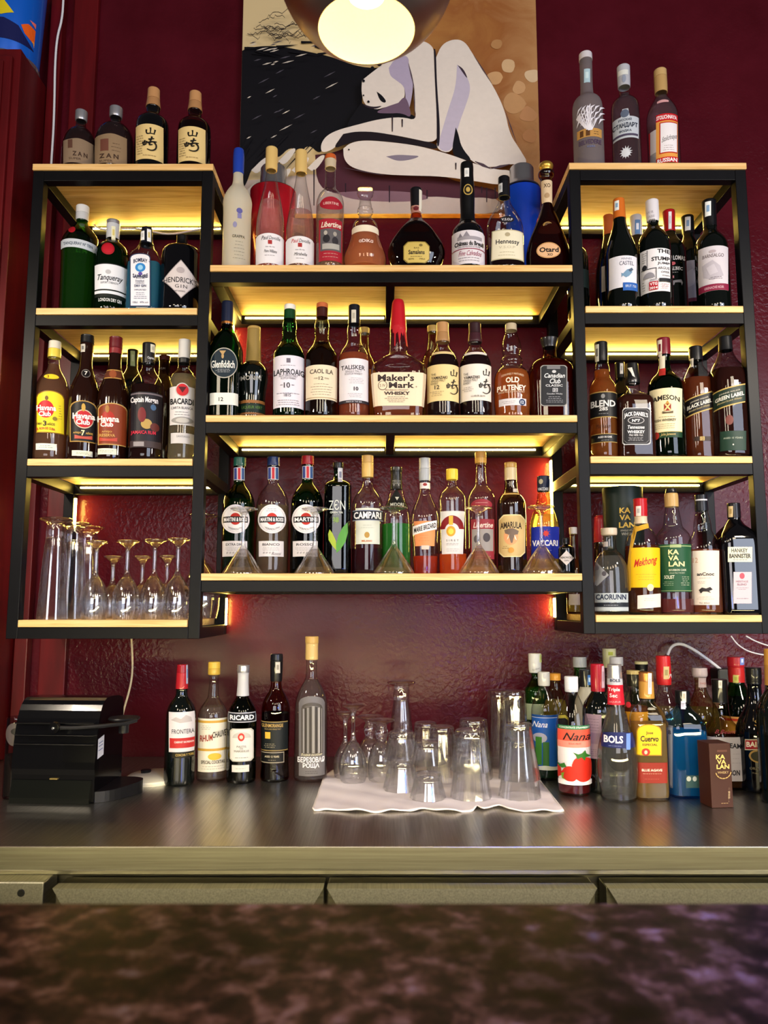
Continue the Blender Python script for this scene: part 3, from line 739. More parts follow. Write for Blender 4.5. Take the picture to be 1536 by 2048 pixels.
# --- top of the left unit
G = 'bottles on the top board of the left shelf'
B('LT', 'spirit_bottle', 'small grey bottle with worn brown label, leftmost above the left shelf', 158, .055,
  [(224, 11), (242, 11), (243, 9), (257, 10), (264, 20), (275, 28), (290, 32), (300, 33)], 'smoke', ('#9c8c8c', 262), ('silver', 243), group=G, dec=[
  ('L', 'wave', 127, 187, 278, 326, '#85705c', {'a': .8}), ('S', 'rect', 136, 145, 280, 297, '#5a3c30'), ('T', 'Z A N', 160, 308, 30, 9, '#3e2b22', b3), ('T', 'SUPER', 150, 318, 24, 4, '#4a352a')])
B('LT', 'spirit_bottle', 'larger round-shouldered clear bottle with brown label, second above the left shelf', 228, .06,
  [(217, 12), (235, 12), (236, 10), (247, 10), (253, 20), (261, 29), (274, 35), (290, 38)], 'smoke', ('#b3a6a6', 258), ('silver', 236), group=G, dec=[
  ('L', 'wave', 190, 254, 269, 327, '#8b7359', {'a': .8}), ('S', 'rect', 201, 217, 279, 303, '#6a4034'), ('T', 'Z A N', 218, 313, 38, 9, '#3e2b22', b3), ('T', 'SUPER', 212, 323, 26, 4, '#4a352a'), ('N', 232, 284, 305, 20, 3, '#5a4636')])
for cx, y0, lab, kj in ((304, 180, 'left one of two whisky bottles with cream calligraphy labels above the left shelf', KANJI(301, 264, 21, 14, 300, 289, 27, 28)),
                    (388, 187, 'right one of two whisky bottles with cream calligraphy labels above the left shelf', KANJI(385, 269, 21, 13, 384, 292, 27, 26))):
    d = cx-304 if cx == 304 else 0
    l, r, t, b = (272, 327, 249, 319) if cx == 304 else (357, 411, 254, 323)
    B('LT', 'whisky_bottle', lab, cx, .06, [(y0, 11), (y0+19, 11.5), (y0+36, 14), (y0+38, 13), (y0+50, 13), (y0+56, 20), (y0+62, 28), (y0+72, 33)], 'black' if cx == 304 else 'amber',
      None if cx == 304 else ('#2a1220', y0+70), (('#b9885a', y0+20), ('#a87a50', y0+36)), group=G, dec=[
      ('L', 'rect', l, r, t, b, '#dcc084'), *kj, ('N', l+9, t+22, b-8, 13, 8, '#5a4630'), ('N', (l+r)/2, b-9, b-4, 34, 1, '#7a6040')])
# --- top of the right unit
G = 'bottles on the top board of the right shelf'
B('RT', 'vodka_bottle', 'tall frosted vodka bottle with etched bare tree, on top of the right shelf', 1176, .06,
  [(109, 12), (122, 12.5), (190, 11.5), (196, 17), (202, 25), (212, 29), (230, 29.5)], 'frostgrey', None, ('#cfc8cc', 122), group=G, dec=[
  ('P', 'tree_print')]+[('G', [(1178+a*.2, 262), (1180+a*.2, 262), (1178+a+2*sin(a), 208+abs(a)*.7), (1176+a, 214+abs(a)*.7)], '#e6e2ea') for a in range(-24, 24, 5)]
  + [('G', [(1178+a, y), (1181+a, y-12), (1186+a+3, y-16), (1183+a, y-9)], '#ddd8e2') for a in range(-24, 18, 8) for y in (228, 240, 252)]
  + [('L', 'rect', 1154, 1203, 257, 274, '#b98a4a', {'name': 'gold_band'}), ('S', 'rect', 1160, 1167, 260, 272, '#5a3a20'), ('S', 'rect', 1172, 1180, 260, 272, '#5a3a20'), ('N', 1192, 262, 271, 14, 2, '#3a2a20'),
  ('T', 'BELVEDERE', 1180, 284, 44, 9, '#4c3c56', b2), ('T', 'VODKA', 1182, 294, 16, 4, '#6a78a8'), ('X', 1168, 1180, 138, 165, '#a9c4cf', '#c8dde2')])
B('RT', 'vodka_bottle', 'clear vodka bottle with silver Cyrillic label, middle one above the right shelf', 1251, .06,
  [(135, 12), (176, 11.5), (180, 10), (196, 10.5), (201, 19), (208, 25), (218, 28)], 'clear', ('#c0b0bc', 190), ('#b4b4bc', 176), group=G, dec=[
  ('P', 'neck_seal'), ('S', 'rect', 1236, 1256, 140, 150, '#d8d8d2'), ('S', 'disc', 1244, 1252, 150, 166, '#8f96a8'),
  ('L', 'bump', 1224, 1277, 218, 276, '#b9bfc8', {'a': 15}), ('S', 'disc', 1241, 1258, 219, 235, '#5a6478'), ('T', 'РУССКИЙ', 1250, 239, 26, 6, '#2a3348', b2),
  ('T', 'СТАНДАРТ', 1250, 251, 49, 11, '#1e2638', b3), ('T', 'ВОДКА', 1251, 262, 24, 5, '#2a3348', b2), ('S', 'rect', 1226, 1275, 268, 272, '#4a4258'),
  ('P', 'sun_print'), ('S', 'disc', 1243, 1261, 296, 314, '#cfd2da')]+[('G', [(1252+8*cos(a), 305+8*sin(a)), (1252+13*cos(a+.12), 305+13*sin(a+.12)), (1252+8*cos(a+.3), 305+8*sin(a+.3))], '#cfd2da') for a in [i*.5 for i in range(13)]])
B('RT', 'vodka_bottle', 'clear vodka bottle with red and white label, rightmost above the right shelf', 1326, .06,
  [(142, 11.5), (187, 12), (188, 10), (198, 13), (212, 22), (226, 29), (240, 31)], 'clear', ('#d8c6d0', 196), (('#c2a06a', 156), ('#b8945e', 187)), group=G, dec=[
  ('P', 'back_label'), ('S', 'rect', 1300, 1312, 255, 300, '#bfb4b8'), ('S', 'rect', 1297, 1312, 300, 322, '#8a8488'), ('S', 'rect', 1296, 1300, 255, 315, '#b01820'),
  ('L', 'rect', 1312, 1355, 228, 326, '#e09a48'), ('S', 'rect', 1312, 1355, 228, 242, '#c01a22'), ('T', 'STOLICHNAYA', 1333, 235, 40, 8, '#f4ecec', b3), ('S', 'rect', 1319, 1354, 245, 307, '#b8281c'), ('S', 'rect', 1321, 1353, 247, 305, '#e8e2e6'),
  ('T', 'Stolichnaya', 1338, 278, 29, 13, '#1a1a1c', {'shear': .5, 'rise': 8}), ('N', 1337, 290, 303, 24, 3, '#9a8a88'), ('S', 'rect', 1313, 1355, 315, 326, '#c01a22'), ('T', 'RUSSIAN', 1334, 321, 38, 8, '#f4ecec', b3), ('P', 'neck_label'), ('S', 'smile', 1314, 1337, 199, 205, '#e2a8a8', {'a': 2})])

# --- left unit, gin bay
G = 'gin bottles in the top left bay'
B('L1', 'gin_bottle', 'tall fluted pale green gin bottle with silver collar band, leftmost in the gin bay', 155, .085,
  [(414, 12), (442, 11.5), (444, 10.5), (451, 12), (461, 21), (472, 30), (484, 36), (500, 37.5), (512, 36), (600, 35)], 'green', ('#b9bfa4', 500), (('#c8c8cc', 428), ('#b4b6bc', 442)), group=G, dec=[
  ('L', 'slant', 122, 193, 479, 496, '#b9c0cc', {'a': -5, 'name': 'collar_label'}), ('T', 'TANQUERAY Nº TEN', 156, 488, 58, 7, '#2a3a50', {'bold': .02, 'rise': -3}), ('L', 'disc', 137, 151, 452, 466, '#a01824', {'name': 'wax_seal'})])
B('L1', 'gin_bottle', 'dark green gin bottle with white script label and round red seal', 222, .06,
  [(443, 12.5), (479, 12), (480, 11), (486, 14), (493, 24), (503, 31), (515, 34), (530, 34)], 'dgreen', ('#1c6a34', 500), (('silver', 450), ('#b8bac2', 479)), group=G, dec=[
  ('X', 223, 231, 453, 478, '#d8d6b8', '#c8b870'),
  ('L', 'rect', 190, 255, 527, 595, '#141c18'), ('S', 'rect', 190, 255, 529, 579, '#dfe1ea'), ('S', 'rect', 190, 255, 582, 588, '#dfe1ea'), ('S', 'disc', 211, 222, 540, 549, '#b4b4ba'),
  ('T', 'Tanqueray', 221, 557, 50, 15, '#16181c', {'shear': .4, 'bold': .01}), ('T', 'EXPORT STRENGTH', 219, 566, 34, 4, '#55585e'), ('P', 'print'), ('T', 'LONDON DRY GIN', 220, 600, 46, 7, '#d8e0dc', b2),
  ('L', 'disc', 203, 229, 486, 510, '#9c1422', {'name': 'wax_seal'}), ('S', 'disc', 206, 226, 489, 507, '#b01a2a')])
B('L1', 'gin_bottle', 'square pale blue gin bottle with tall arched white label', 290, .055,
  [(457, 10), (480, 11), (487, 12), (493, 15), (503, 19), (512, 27), (524, 32), (540, 33)], 'clear', ('#3f9fd6', 532), (('#10131e', 491),), n=5, k=.8, group=G, dec=[
  ('X', 282, 289, 462, 480, '#e6e6ea', '#c0c0c0'), ('X', 294, 302, 458, 482, '#e6e6ea', '#d0c080'),
  ('L', 'arch', 260, 301, 507, 614, '#2a3452', {'a': 9}), ('S', 'arch', 262, 299, 509, 612, '#dfdfea', {'a': 8}), ('T', 'BOMBAY', 281, 521, 27, 8, '#1a2244', {'bold': .03, 'arc': 3}),
  ('S', 'disc', 271, 291, 527, 545, '#2f7fc4'), ('S', 'disc', 276, 286, 531, 541, '#8fc4e8'), ('S', 'disc', 277, 285, 545, 552, '#5a4a9a'), ('T', 'SAPPHIRE', 281, 555, 29, 8, '#1a2244', {'bold': .03, 'arc': -3}),
  ('T', 'Distilled', 280, 563, 16, 4, '#3a4468'), ('T', 'LONDON', 280, 567.5, 16, 3, '#3a4468'), ('T', 'DRY GIN', 281, 573, 22, 5, '#2a3458', b2), ('T', 'IMPORTED', 281, 581, 22, 3, '#3a4468'), ('N', 281, 585, 600, 26, 4, '#8088a0'), ('T', '100cl   47% vol', 281, 606, 28, 4, '#3a4468')])
B('L1', 'gin_bottle', 'squat black gin bottle with diamond-shaped label, beside the right post of the left shelf', 362, .06,
  [(473, 10), (494, 9.5), (496, 22), (500, 32), (507, 38), (520, 39)], 'black', None, ('#08080a', 488), group=G, dec=[
  ('L', 'diamond', 325, 399, 520, 597, '#8d8488'), ('S', 'diamond', 327, 397, 522, 595, '#cbc2c4'), ('T', "HENDRICK'S", 361, 560, 66, 11, '#26242a', {'bold': .01}), ('T', 'GIN', 362, 573, 24, 7, '#26242a', {'space': 1.3}),
  ('S', 'disc', 353, 369, 535, 547, '#aaa0a4'), ('T', 'NET CONTENTS', 360, 583, 20, 3, '#5a5458')])

# --- right unit, wine bay
G = 'wine bottles in the top right bay'
B('R1', 'wine_bottle', 'wine bottle with dull orange capsule behind the white-labelled front one', 1222, 0.217, [(432, 9), (452, 9.5), (475, 11), (500, 18), (530, 26), (560, 30)], 'wine', None, ('#b05a2c', 472, 'capsule'), group=G, dec=[('L', 'rect', 1203, 1228, 530, 581, '#a8a4a4')])
B('R1', 'wine_bottle', 'wine bottle with bright orange capsule and white fish label with blue corner', 1243, .055,
  [(400, 10.5), (418, 11), (440, 12), (450, 13), (467, 18), (482, 24), (500, 30), (515, 32)], 'wine', None, ('#c06422', 439, 'capsule'), group=G, dec=[
  ('L', 'rect', 1218, 1273, 512, 575, '#d6d4e0'), ('T', 'MAINES', 1253, 518, 20, 4, '#555a70'), ('T', 'CASTEL', 1253, 527, 28, 8, '#3a3c50'),
  ('G', [(1246, 548), (1254, 540), (1262, 538), (1264, 545), (1258, 553), (1252, 556), (1246, 552), (1243, 555), (1243, 546)], '#6b8cab'), ('G', [(1256, 541), (1263, 536), (1266, 540), (1260, 545)], '#4a5a70'),
  ('S', 'rect', 1246, 1274, 566, 582, '#2458a8'), ('T', 'BRUT 750', 1261, 573, 20, 5, '#cfd8e8'), ('X', 1229, 1238, 401, 420)])
B('R1', 'wine_bottle', 'wine bottle with silver and blue sleeve on its neck, behind the white-capped one', 1276, 0.232, [(433, 11), (470, 11), (485, 14), (500, 24), (520, 28)], 'wine', None, ('#b8bcc8', 474, 'capsule'), group=G, dec=[('X', 1270, 1280, 440, 468, '#5a80b0', '#d8dce8')])
B('R1', 'wine_bottle', 'wine bottle with white capsule and busy black-and-white type label', 1309, .055,
  [(403, 12), (444, 12), (446, 10), (456, 12), (468, 22), (480, 29), (495, 32.5)], 'wine', None, ('#cfcbd4', 445, 'capsule'), group=G, dec=[
  ('P', 'capsule_print'), ('T', 'W R', 1300, 424, 14, 5, '#a8a4b0'), ('T', 'EASE', 1301, 433, 17, 5, '#a8a4b0'), ('T', 'EMPTI', 1300, 441, 20, 5, '#55525c', b2),
  ('L', 'rect', 1280, 1340, 497, 583, '#dcd9e0'), ('T', 'THE', 1327, 503, 25, 8, '#141418', b3), ('T', 'STUMP', 1321, 518, 36, 8, '#141418', b3), ('T', 'JUMP', 1327, 528, 24, 6, '#33333a', b2), ('T', 'ARGUS', 1327, 537, 22, 5, '#44444c'), ('T', 'OFER', 1330, 545, 16, 4, '#55555c'), ('T', 'WAIN', 1331, 552, 14, 3, '#66666c'),
  ('S', 'rect', 1294, 1295.2, 499, 536, '#1a1a1e'), ('S', 'rect', 1283, 1312, 536, 537.2, '#1a1a1e'), ('S', 'rect', 1312, 1313.2, 536, 558, '#1a1a1e'), ('S', 'disc', 1285, 1294, 527, 538, '#1c1c22'), ('N', 1289, 502, 524, 9, 5, '#3a3a40'),
  ('S', 'fan', 1287, 1310, 544, 555, '#8c8a94'), ('S', 'rect', 1299, 1316, 563, 580, '#a81c2c'), ('T', 'VTG', 1307.5, 568, 14, 6, '#efe4e6', b3), ('T', '2014', 1307.5, 576, 15, 5, '#efe4e6', b3), ('T', 'GRSMV', 1307, 560, 14, 3.5, '#2a2a30'), ('S', 'rect', 1318, 1340, 558, 565, '#1e1e24'), ('N', 1329, 568, 580, 18, 3, '#c07078'), ('N', 1289, 560, 580, 8, 4, '#2a2a30')])
B('R1', 'wine_bottle', 'wine bottle with red capsule and black label, right behind the white-capped one', 1343, 0.155,
  [(423, 11), (464, 10.5), (466, 10), (478, 14), (490, 23), (502, 28), (515, 29)], 'wine', None, ('#a01420', 465, 'capsule'), group=G, dec=[
  ('P', 'print'), ('T', 'SAN LOMAS', 1350, 516, 40, 9, '#c9c6cc', b3), ('S', 'disc', 1340, 1351, 524, 531, '#b0505c'), ('T', 'MALBEC', 1350, 538, 30, 6, '#c9c6cc', b2), ('N', 1350, 533, 536, 24, 1, '#a8a6ac'), ('N', 1350, 544, 547, 18, 1, '#a8a6ac'), ('S', 'rect', 1342, 1348, 552, 557, '#a86a74'),
  ('G', [(1346, 562), (1362, 560), (1365, 566), (1363, 572), (1361, 566), (1350, 566), (1348, 571), (1346, 571)], '#6a6870'), ('X', 1337, 1343, 424, 458, '#d8d8e0', '#b8bcc8')])
B('R1', 'wine_bottle', 'wine bottle with grey marbled label partly hidden behind the rightmost one', 1380, 0.232,
  [(434, 11.5), (472, 11), (480, 12), (492, 20), (505, 26), (518, 27)], 'wine', None, ('#0c0c10', 470, 'capsule'), group=G, dec=[
  ('L', 'rect', 1368, 1403, 521, 603, '#908a96'), ('G', [(1372, 545), (1385, 538), (1392, 552), (1388, 570), (1374, 575)], '#a49eaa'), ('T', 'B     A', 1382, 538, 24, 5, '#33303a'), ('S', 'rect', 1369, 1403, 596, 603, '#5c1c34'), ('X', 1370, 1381, 434, 461)])
B('R1', 'wine_bottle', 'wine bottle with pale marbled label and plum stripe, rightmost in the wine bay', 1424, .055,
  [(403, 13), (438, 12.5), (455, 12), (465, 14), (475, 23), (487, 30), (500, 32)], 'wine', None, ('#0c0c10', 455, 'capsule'), group=G, dec=[
  ('L', 'rect', 1396, 1456, 492, 581, '#c4bec8'), ('G', [(1404, 528), (1425, 520), (1440, 532), (1447, 552), (1426, 560), (1407, 552)], '#aca6b2'), ('G', [(1412, 534), (1428, 528), (1436, 545), (1420, 550)], '#bab4c0'), ('T', 'BARNSALGO', 1426, 511, 42, 7, '#6a5c62'), ('S', 'disc', 1418, 1432, 500, 506, '#a89ca4'), ('N', 1432, 553, 559, 32, 2, '#6a6068'),
  ('S', 'rect', 1396, 1456, 568, 581, '#7c1c3c'), ('T', 'GRENACHE NOIR', 1428, 575, 38, 5, '#c49aa8', b2), ('X', 1410, 1422, 403, 432)])
B('R1', 'wine_bottle', 'dark round-shouldered bottle half hidden behind the left post of the wine bay', 1155, 0.155, [(470, 9), (496, 10), (503, 17), (512, 21), (525, 22)], 'wine', None, ('#101014', 494), group=G, dec=[('L', 'rect', 1150, 1177, 538, 575, '#1c2a2c')])

# --- centre top row
G = 'bottles on the top board of the middle shelf'
B('C1', 'grappa_bottle', 'frosted white grappa bottle with blue wax top, leftmost on the middle top board', 474, .05,
  [(300, 9), (312, 10.5), (348, 10), (350, 9.5), (371, 10.5), (380, 18), (392, 25), (405, 29), (418, 28), (430, 27.5)], 'frost', None, ('#1c3a9c', 349, 'wax_top'), group=G, dec=[
  ('P', 'print'), ('S', 'disc', 473, 485, 416, 427, '#5a5898'), ('S', 'rect', 475, 483, 427, 437, '#7a76a8'), ('S', 'disc', 466, 474, 444, 456, '#8a86a8'), ('T', 'GRAPPA', 477, 473, 25, 6, '#55554e', b2), ('N', 478, 480, 520, 24, 6, '#8a8a80')])
for cx, y0, lab, nm, tx, ly, c2 in ((540, 298, 'slender clear eau-de-vie bottle with cream sleeve, in front of the red shaker', 'Poire Williams', '#2a2228', 406, '#b24a6c'),
                         (600, 304, 'slender clear eau-de-vie bottle right of its twin, white label with red lettering', 'Mirabelle', '#b02030', 427, '#c0788a')):
    yl = y0+169
    B('C1', 'liqueur_bottle', lab, cx, .046, [(y0, 11), (y0+43, 11.5), (y0+44, 9), (y0+60, 11), (y0+83, 15.5), (y0+107, 21), (y0+130, 25), (y0+150, 28), (y0+165, 28.5)], 'clear', ('#efd9de', ly),
      ('#cfae6c', y0+44, 'sleeve'), group=G, dec=[('L', 'arch', cx-28, cx+28, yl, 527, '#e2dde2', {'a': 4}), ('T', 'Paul', cx-10, yl+9, 14, 8, tx, {'shear': .3, 'bold': .01}), ('T', 'Devoille', cx+9, yl+9, 22, 7, '#2a2228', {'shear': .3}),
      ('S', 'rect', cx-4, cx+4, yl+14, yl+22, '#a03030'), ('T', 'eau de vie', cx, yl+27, 18, 3, '#8a8088'), ('T', nm, cx+1, yl+36, 25, 6, '#2a2228', {'shear': .4}), ('N', cx, yl+42, yl+47, 24, 1, '#8a8088')])
B('C1', 'eau_de_vie_bottle', 'clear bottle with orange stopper and red picture label, between the slender pair and the decanter', 660, .046,
  [(312, 10), (321, 11), (322, 10.5), (340, 10), (378, 10.5), (384, 16), (392, 23), (403, 27), (415, 28)], 'clear', ('#eae0e2', 415), (('#c05a28', 321), ('#bfae94', 338, 'cork')), group=G, dec=[
  ('L', 'disc', 640, 685, 394, 420, '#9c1c2c', {'name': 'shoulder_label'}), ('T', 'LIBERTINE', 662, 407, 30, 5, '#e8c8c0'), ('L', 'rect', 638, 684, 438, 522, '#a02030'),
  ('S', 'rect', 641, 682, 458, 502, '#5c585c'), ('S', 'disc', 646, 660, 470, 486, '#26242a'), ('S', 'disc', 664, 676, 474, 490, '#2e2a30'), ('S', 'rect', 645, 678, 488, 499, '#a8a4a0'), ('S', 'disc', 648, 655, 462, 471, '#b0a8a0'), ('S', 'disc', 666, 673, 464, 473, '#a09890'),
  ('T', 'Libertine', 662, 450, 38, 11, '#efdccb', {'shear': .3, 'bold': .02}), ('N', 661, 505, 518, 34, 2, '#d8a8a0')])
B('C1', 'decanter', 'round pear-shaped glass decanter with cut stopper, holding pink-amber liquid', 730, .05,
  [(378, 15), (383, 17), (390, 17), (397, 12), (404, 11), (412, 13), (418, 13), (419, 16), (427, 16), (429, 12), (440, 13), (446, 22), (458, 26), (475, 28), (488, 32), (500, 37), (512, 42), (522, 43), (532, 41)],
  'clear', ('#dd9a78', 462), (), group=G, cat='decanter', dec=[('P', 'print'), ('T', 'ɑDIKɑ', 732, 482, 28, 7, '#f2e8e4', {'bold': .02}), ('P', 'white_band'), ('S', 'rect', 704, 757, 450, 463, '#efe2cc')])  # the pale band is the glow at the liquid level, painted on
B('C1', 'armagnac_bottle', 'wide teardrop bottle of dark armagnac with yellow octagonal label', 833, .05,
  [(379, 11), (430, 10), (432, 11), (440, 12.5), (446, 18), (455, 27), (466, 37), (480, 48), (495, 56), (512, 58), (526, 53), (533, 48)], 'amber', ('#200808', 441), ('#101014', 420), k=.55, group=G, dec=[
  ('L', 'rect', 823, 841, 411, 424, '#a8786c', {'name': 'neck_label'}), ('S', 'disc', 827, 837, 413, 421, '#601820'), ('L', 'oct', 807, 859, 484, 527, '#8a7434', {'a': 8}), ('S', 'oct', 808.5, 857.5, 485.5, 525.5, '#c9b060', {'a': 8}),
  ('T', 'Samalens', 833, 505, 32, 9, '#2a2010', b3), ('T', 'BAS', 833, 497, 10, 3, '#6a5a30'), ('S', 'disc', 838, 845, 489, 494, '#7a6a38'), ('N', 833, 512, 516, 24, 1, '#6a5a30'), ('T', '40%     70cl', 833, 519, 32, 3, '#4a3c1c'),
  ('P', 'seal_strip'), ('S', 'rect', 838, 844, 379, 422, '#ded8cc')])
B('C1', 'calvados_bottle', 'tall calvados bottle with long black waxed neck and castle label', 936, .046,
  [(328, 11.5), (336, 12.5), (352, 12), (375, 13.5), (400, 14), (430, 13), (445, 15), (452, 21), (459, 28), (468, 32), (480, 33)], 'black', None, ('#0b0b0d', 447, 'wax_top'), group=G, dec=[
  ('P', 'medallion'), ('S', 'disc', 927, 945, 369, 391, '#b89a50'), ('S', 'disc', 929, 943, 371, 389, '#1c1810'), ('S', 'disc', 932, 940, 375, 385, '#b89a50'), ('X', 929, 938, 337, 354, '#e4e2e0', '#c4c6c8'),
  ('L', 'rect', 904, 969, 461, 528, '#d9d2dc'), ('S', 'tri', 922, 944, 463, 479, '#8a8490'), ('S', 'rect', 915, 963, 473, 480, '#9a949e'), ('S', 'tri', 917, 925, 466, 474, '#7a7480'),
  ('T', 'Château du Breuil', 938, 487, 56, 9, '#1a181e', b3), ('T', 'CALVADOS PAYS D AUGE', 938, 494, 44, 3, '#3a363e'), ('S', 'rect', 904, 969, 497.5, 499, '#8a2a48'), ('T', 'Fine Calvados', 940, 507, 44, 10, '#a0506c', {'shear': .4}), ('N', 938, 514, 524, 44, 2, '#8a8490')])
B('C1', 'cognac_bottle', 'clear flat-shouldered cognac bottle with cream trapezoid label and black capsule', 1011, .046,
  [(356, 10.5), (380, 11), (396, 11), (400, 11), (408, 13), (420, 19), (430, 26), (440, 32), (452, 36), (465, 37), (500, 38)], 'clear', ('#260c10', 500), (('#0c0c10', 365), ('#131318', 396)), k=.7, group=G, dec=[
  ('L', 'disc', 1000, 1028, 433, 446, '#1c1a20', {'name': 'shoulder_label'}), ('T', 'V.S.O.P', 1014, 439.5, 22, 5, '#c8c4c8', b3), ('X', 997, 1005, 366, 384, '#c8c8cc', '#9aa0a8'),
  ('L', 'rect', 984, 1046, 460, 519, '#b8ae90', {'tw': -.05}), ('S', 'rect', 986, 1044, 462, 517, '#ddd5be', {'tw': -.05}), ('T', 'Hennessy', 1015, 485, 46, 12, '#26222c', b2), ('T', 'V.S.O.P', 1014, 495, 32, 5, '#b8ae9a'), ('N', 1014, 502, 514, 46, 2, '#a89c80'), ('S', 'disc', 1010, 1020, 466, 474, '#a89c80')])
B('C1', 'cognac_bottle', 'dark teardrop cognac bottle with golden ball stopper, rightmost on the middle top board', 1098, .046,
  [(326, 8), (329, 13), (336, 14), (342, 9), (343, 13), (347, 17), (354, 15), (358, 11), (380, 11), (404, 11), (408, 9), (418, 13), (432, 18), (446, 23), (460, 28), (478, 36), (498, 42), (515, 45), (532, 44)],
  'amber', ('#3a0e0a', 410), (('gold', 342, 'stopper'),), k=.5, group=G, dec=[
  ('L', 'rect', 1080, 1104, 360, 404, '#cdb494', {'name': 'neck_label'}), ('T', 'XO', 1094, 371, 13, 8, '#4a3422', b2), ('S', 'disc', 1089, 1099, 386, 397, '#a88a68'), ('L', 'disc', 1073, 1121, 485, 517, '#b98858'), ('S', 'disc', 1075, 1119, 487, 515, '#d4a880'),
  ('T', 'Otard', 1098, 500, 38, 10, '#1a1414', b3), ('T', 'XO', 1100, 510, 11, 5, '#3a2820', b2), ('P', 'emblem'), ('S', 'disc', 1086, 1104, 444, 455, '#8a6830'), ('S', 'disc', 1090, 1100, 446, 453, '#4a3010')])
# the two shakers behind
def shaker(cx, label, col, prof, ycap, back=.235):
    Y = FY+back; z0 = SH['C1']; X = P(cx, 480, Y)[0]
    rp = [(hw*P(769, y, Y)[0], P(768, y, Y)[1]-z0) for y, hw in prof]
    zc_ = P(768, ycap, Y)[1]-z0
    t = empty('cocktail_shaker', (X, Y, z0), label, 'shaker', 'cocktail shakers on the middle top board')
    lo = [p for p in rp if p[1] <= zc_+.0001]; up = [p for p in rp if p[1] >= zc_-.0001]
    mb = MB(); mb.lathe([(0, zc_)]+lo+[(lo[-1][0]*.93, 0), (0, 0)], paint(col, .25, .25, .5), 48); mb.build('body', t)
    mb = MB(); mb.lathe([(0, up[0][1]+.001)]+up+[(up[-1][0]+.0015, up[-1][1]-.002), (up[-1][0]-.002, up[-1][1]-.003)], paint('#c2c0c2', .28, .9), 48); mb.build('lid', t)
    return t
shaker(545, 'large red cocktail shaker with silver lid behind the two slender bottles', '#b01222', [(338, 24), (341, 26), (376, 27), (381, 34), (386, 45), (388, 46), (420, 45), (470, 41), (534, 36)], 387)
shaker(1046, 'large blue cocktail shaker with silver lid, behind the cognac', '#0c3fc0', [(337, 22), (340, 24), (366, 24), (371, 27), (378, 35), (384, 37), (400, 37), (440, 35), (480, 31), (534, 28)], 381)

# --- left unit, rum bay
G = 'rum bottles in the second left bay'
def HC(cx): return
B('L2', 'rum_bottle', 'clear rum bottle with bright yellow arched label and gold cap', 103, .06,
  [(684, 11), (700, 11.5), (716, 12), (718, 11), (738, 12), (748, 18), (760, 26), (775, 32), (790, 34)], 'clear', ('#a87858', 730), (('#cfc8b8', 699), ('#d8c04a', 716)), group=G, dec=[
  ('L', 'arch', 73, 129, 781, 866, '#8a6418', {'a': 12}), ('S', 'arch', 74.5, 127.5, 783, 864, '#e3cc26', {'a': 12}), ('S', 'disc', 75, 108, 801, 836, '#b81c24'), ('S', 'disc', 90, 97, 792, 801, '#6a4a14'), ('T', 'Havana', 93, 816, 38, 11, '#f3efe6', b3), ('T', 'Club', 90, 828, 24, 10, '#f3efe6', b3),
  ('T', 'AÑEJO', 78, 848, 14, 6, '#3a2e10', b2), ('T', '3', 90, 847, 7, 10, '#241c0c', b3), ('T', 'AÑOS', 102, 848, 15, 6, '#3a2e10', b2), ('T', 'EL RON DE CUBA', 92, 857, 36, 5, '#a81c20', {'bold': .02, 'arc': 2}), ('S', 'disc', 105, 114, 833, 841, '#7a6a20'), ('N', 120, 808, 838, 8, 6, '#8a7a30'),
  ('L', 'rect', 72, 112, 887, 900, '#d8dace', {'name': 'strip_label'}), ('N', 92, 890, 897, 30, 2, '#4a6a5a'), ('P', 'shoulder_badge'), ('S', 'disc', 88, 118, 748, 758, '#e0c830'), ('T', '3', 96, 753, 5, 6, '#7a1c18')])
B('L2', 'rum_bottle', 'dark rum bottle with black gold-edged label and red disc, black cap', 168, .06,
  [(672, 12), (690, 12.5), (705, 12), (735, 12.5), (748, 16), (762, 22), (778, 28), (795, 31)], 'brown', None, ('#101012', 688, 'cap', 3), group=G, dec=[
  ('X', 162, 170, 688, 704, '#b8b4ac', '#6a6a6a'), ('L', 'arch', 140, 194, 801, 884, '#a88442', {'a': 12}), ('S', 'arch', 142, 192, 803, 882, '#121012', {'a': 12}), ('S', 'disc', 148, 187, 819, 857, '#c8b8a0'), ('S', 'disc', 149.5, 185.5, 821, 855, '#b01a24'), ('S', 'disc', 163, 171, 807, 823, '#b89444'),
  ('T', 'Havana', 168, 832, 44, 12, '#f3efe6', b3), ('T', 'Club', 166, 844, 27, 11, '#f3efe6', b3), ('T', 'AÑEJO', 155, 866, 16, 5, '#c8a04a', b2), ('T', '7', 166, 866, 7, 11, '#e8d8a8', b3), ('T', 'AÑOS', 178, 866, 14, 5, '#c8a04a', b2), ('S', 'smile', 150, 184, 873, 878, '#b04a3c', {'a': -3}),
  ('P', 'neck_badge'), ('S', 'disc', 163, 181, 738, 755, '#6a6460'), ('S', 'disc', 164.5, 179.5, 739.5, 753.5, '#141012'), ('T', '7', 172, 746, 6, 8, '#d8d4cc', b2), ('L', 'rect', 144, 185, 901, 912, '#d2d4c4', {'name': 'strip_label'}), ('N', 165, 904, 909, 32, 2, '#6a7a6a')])
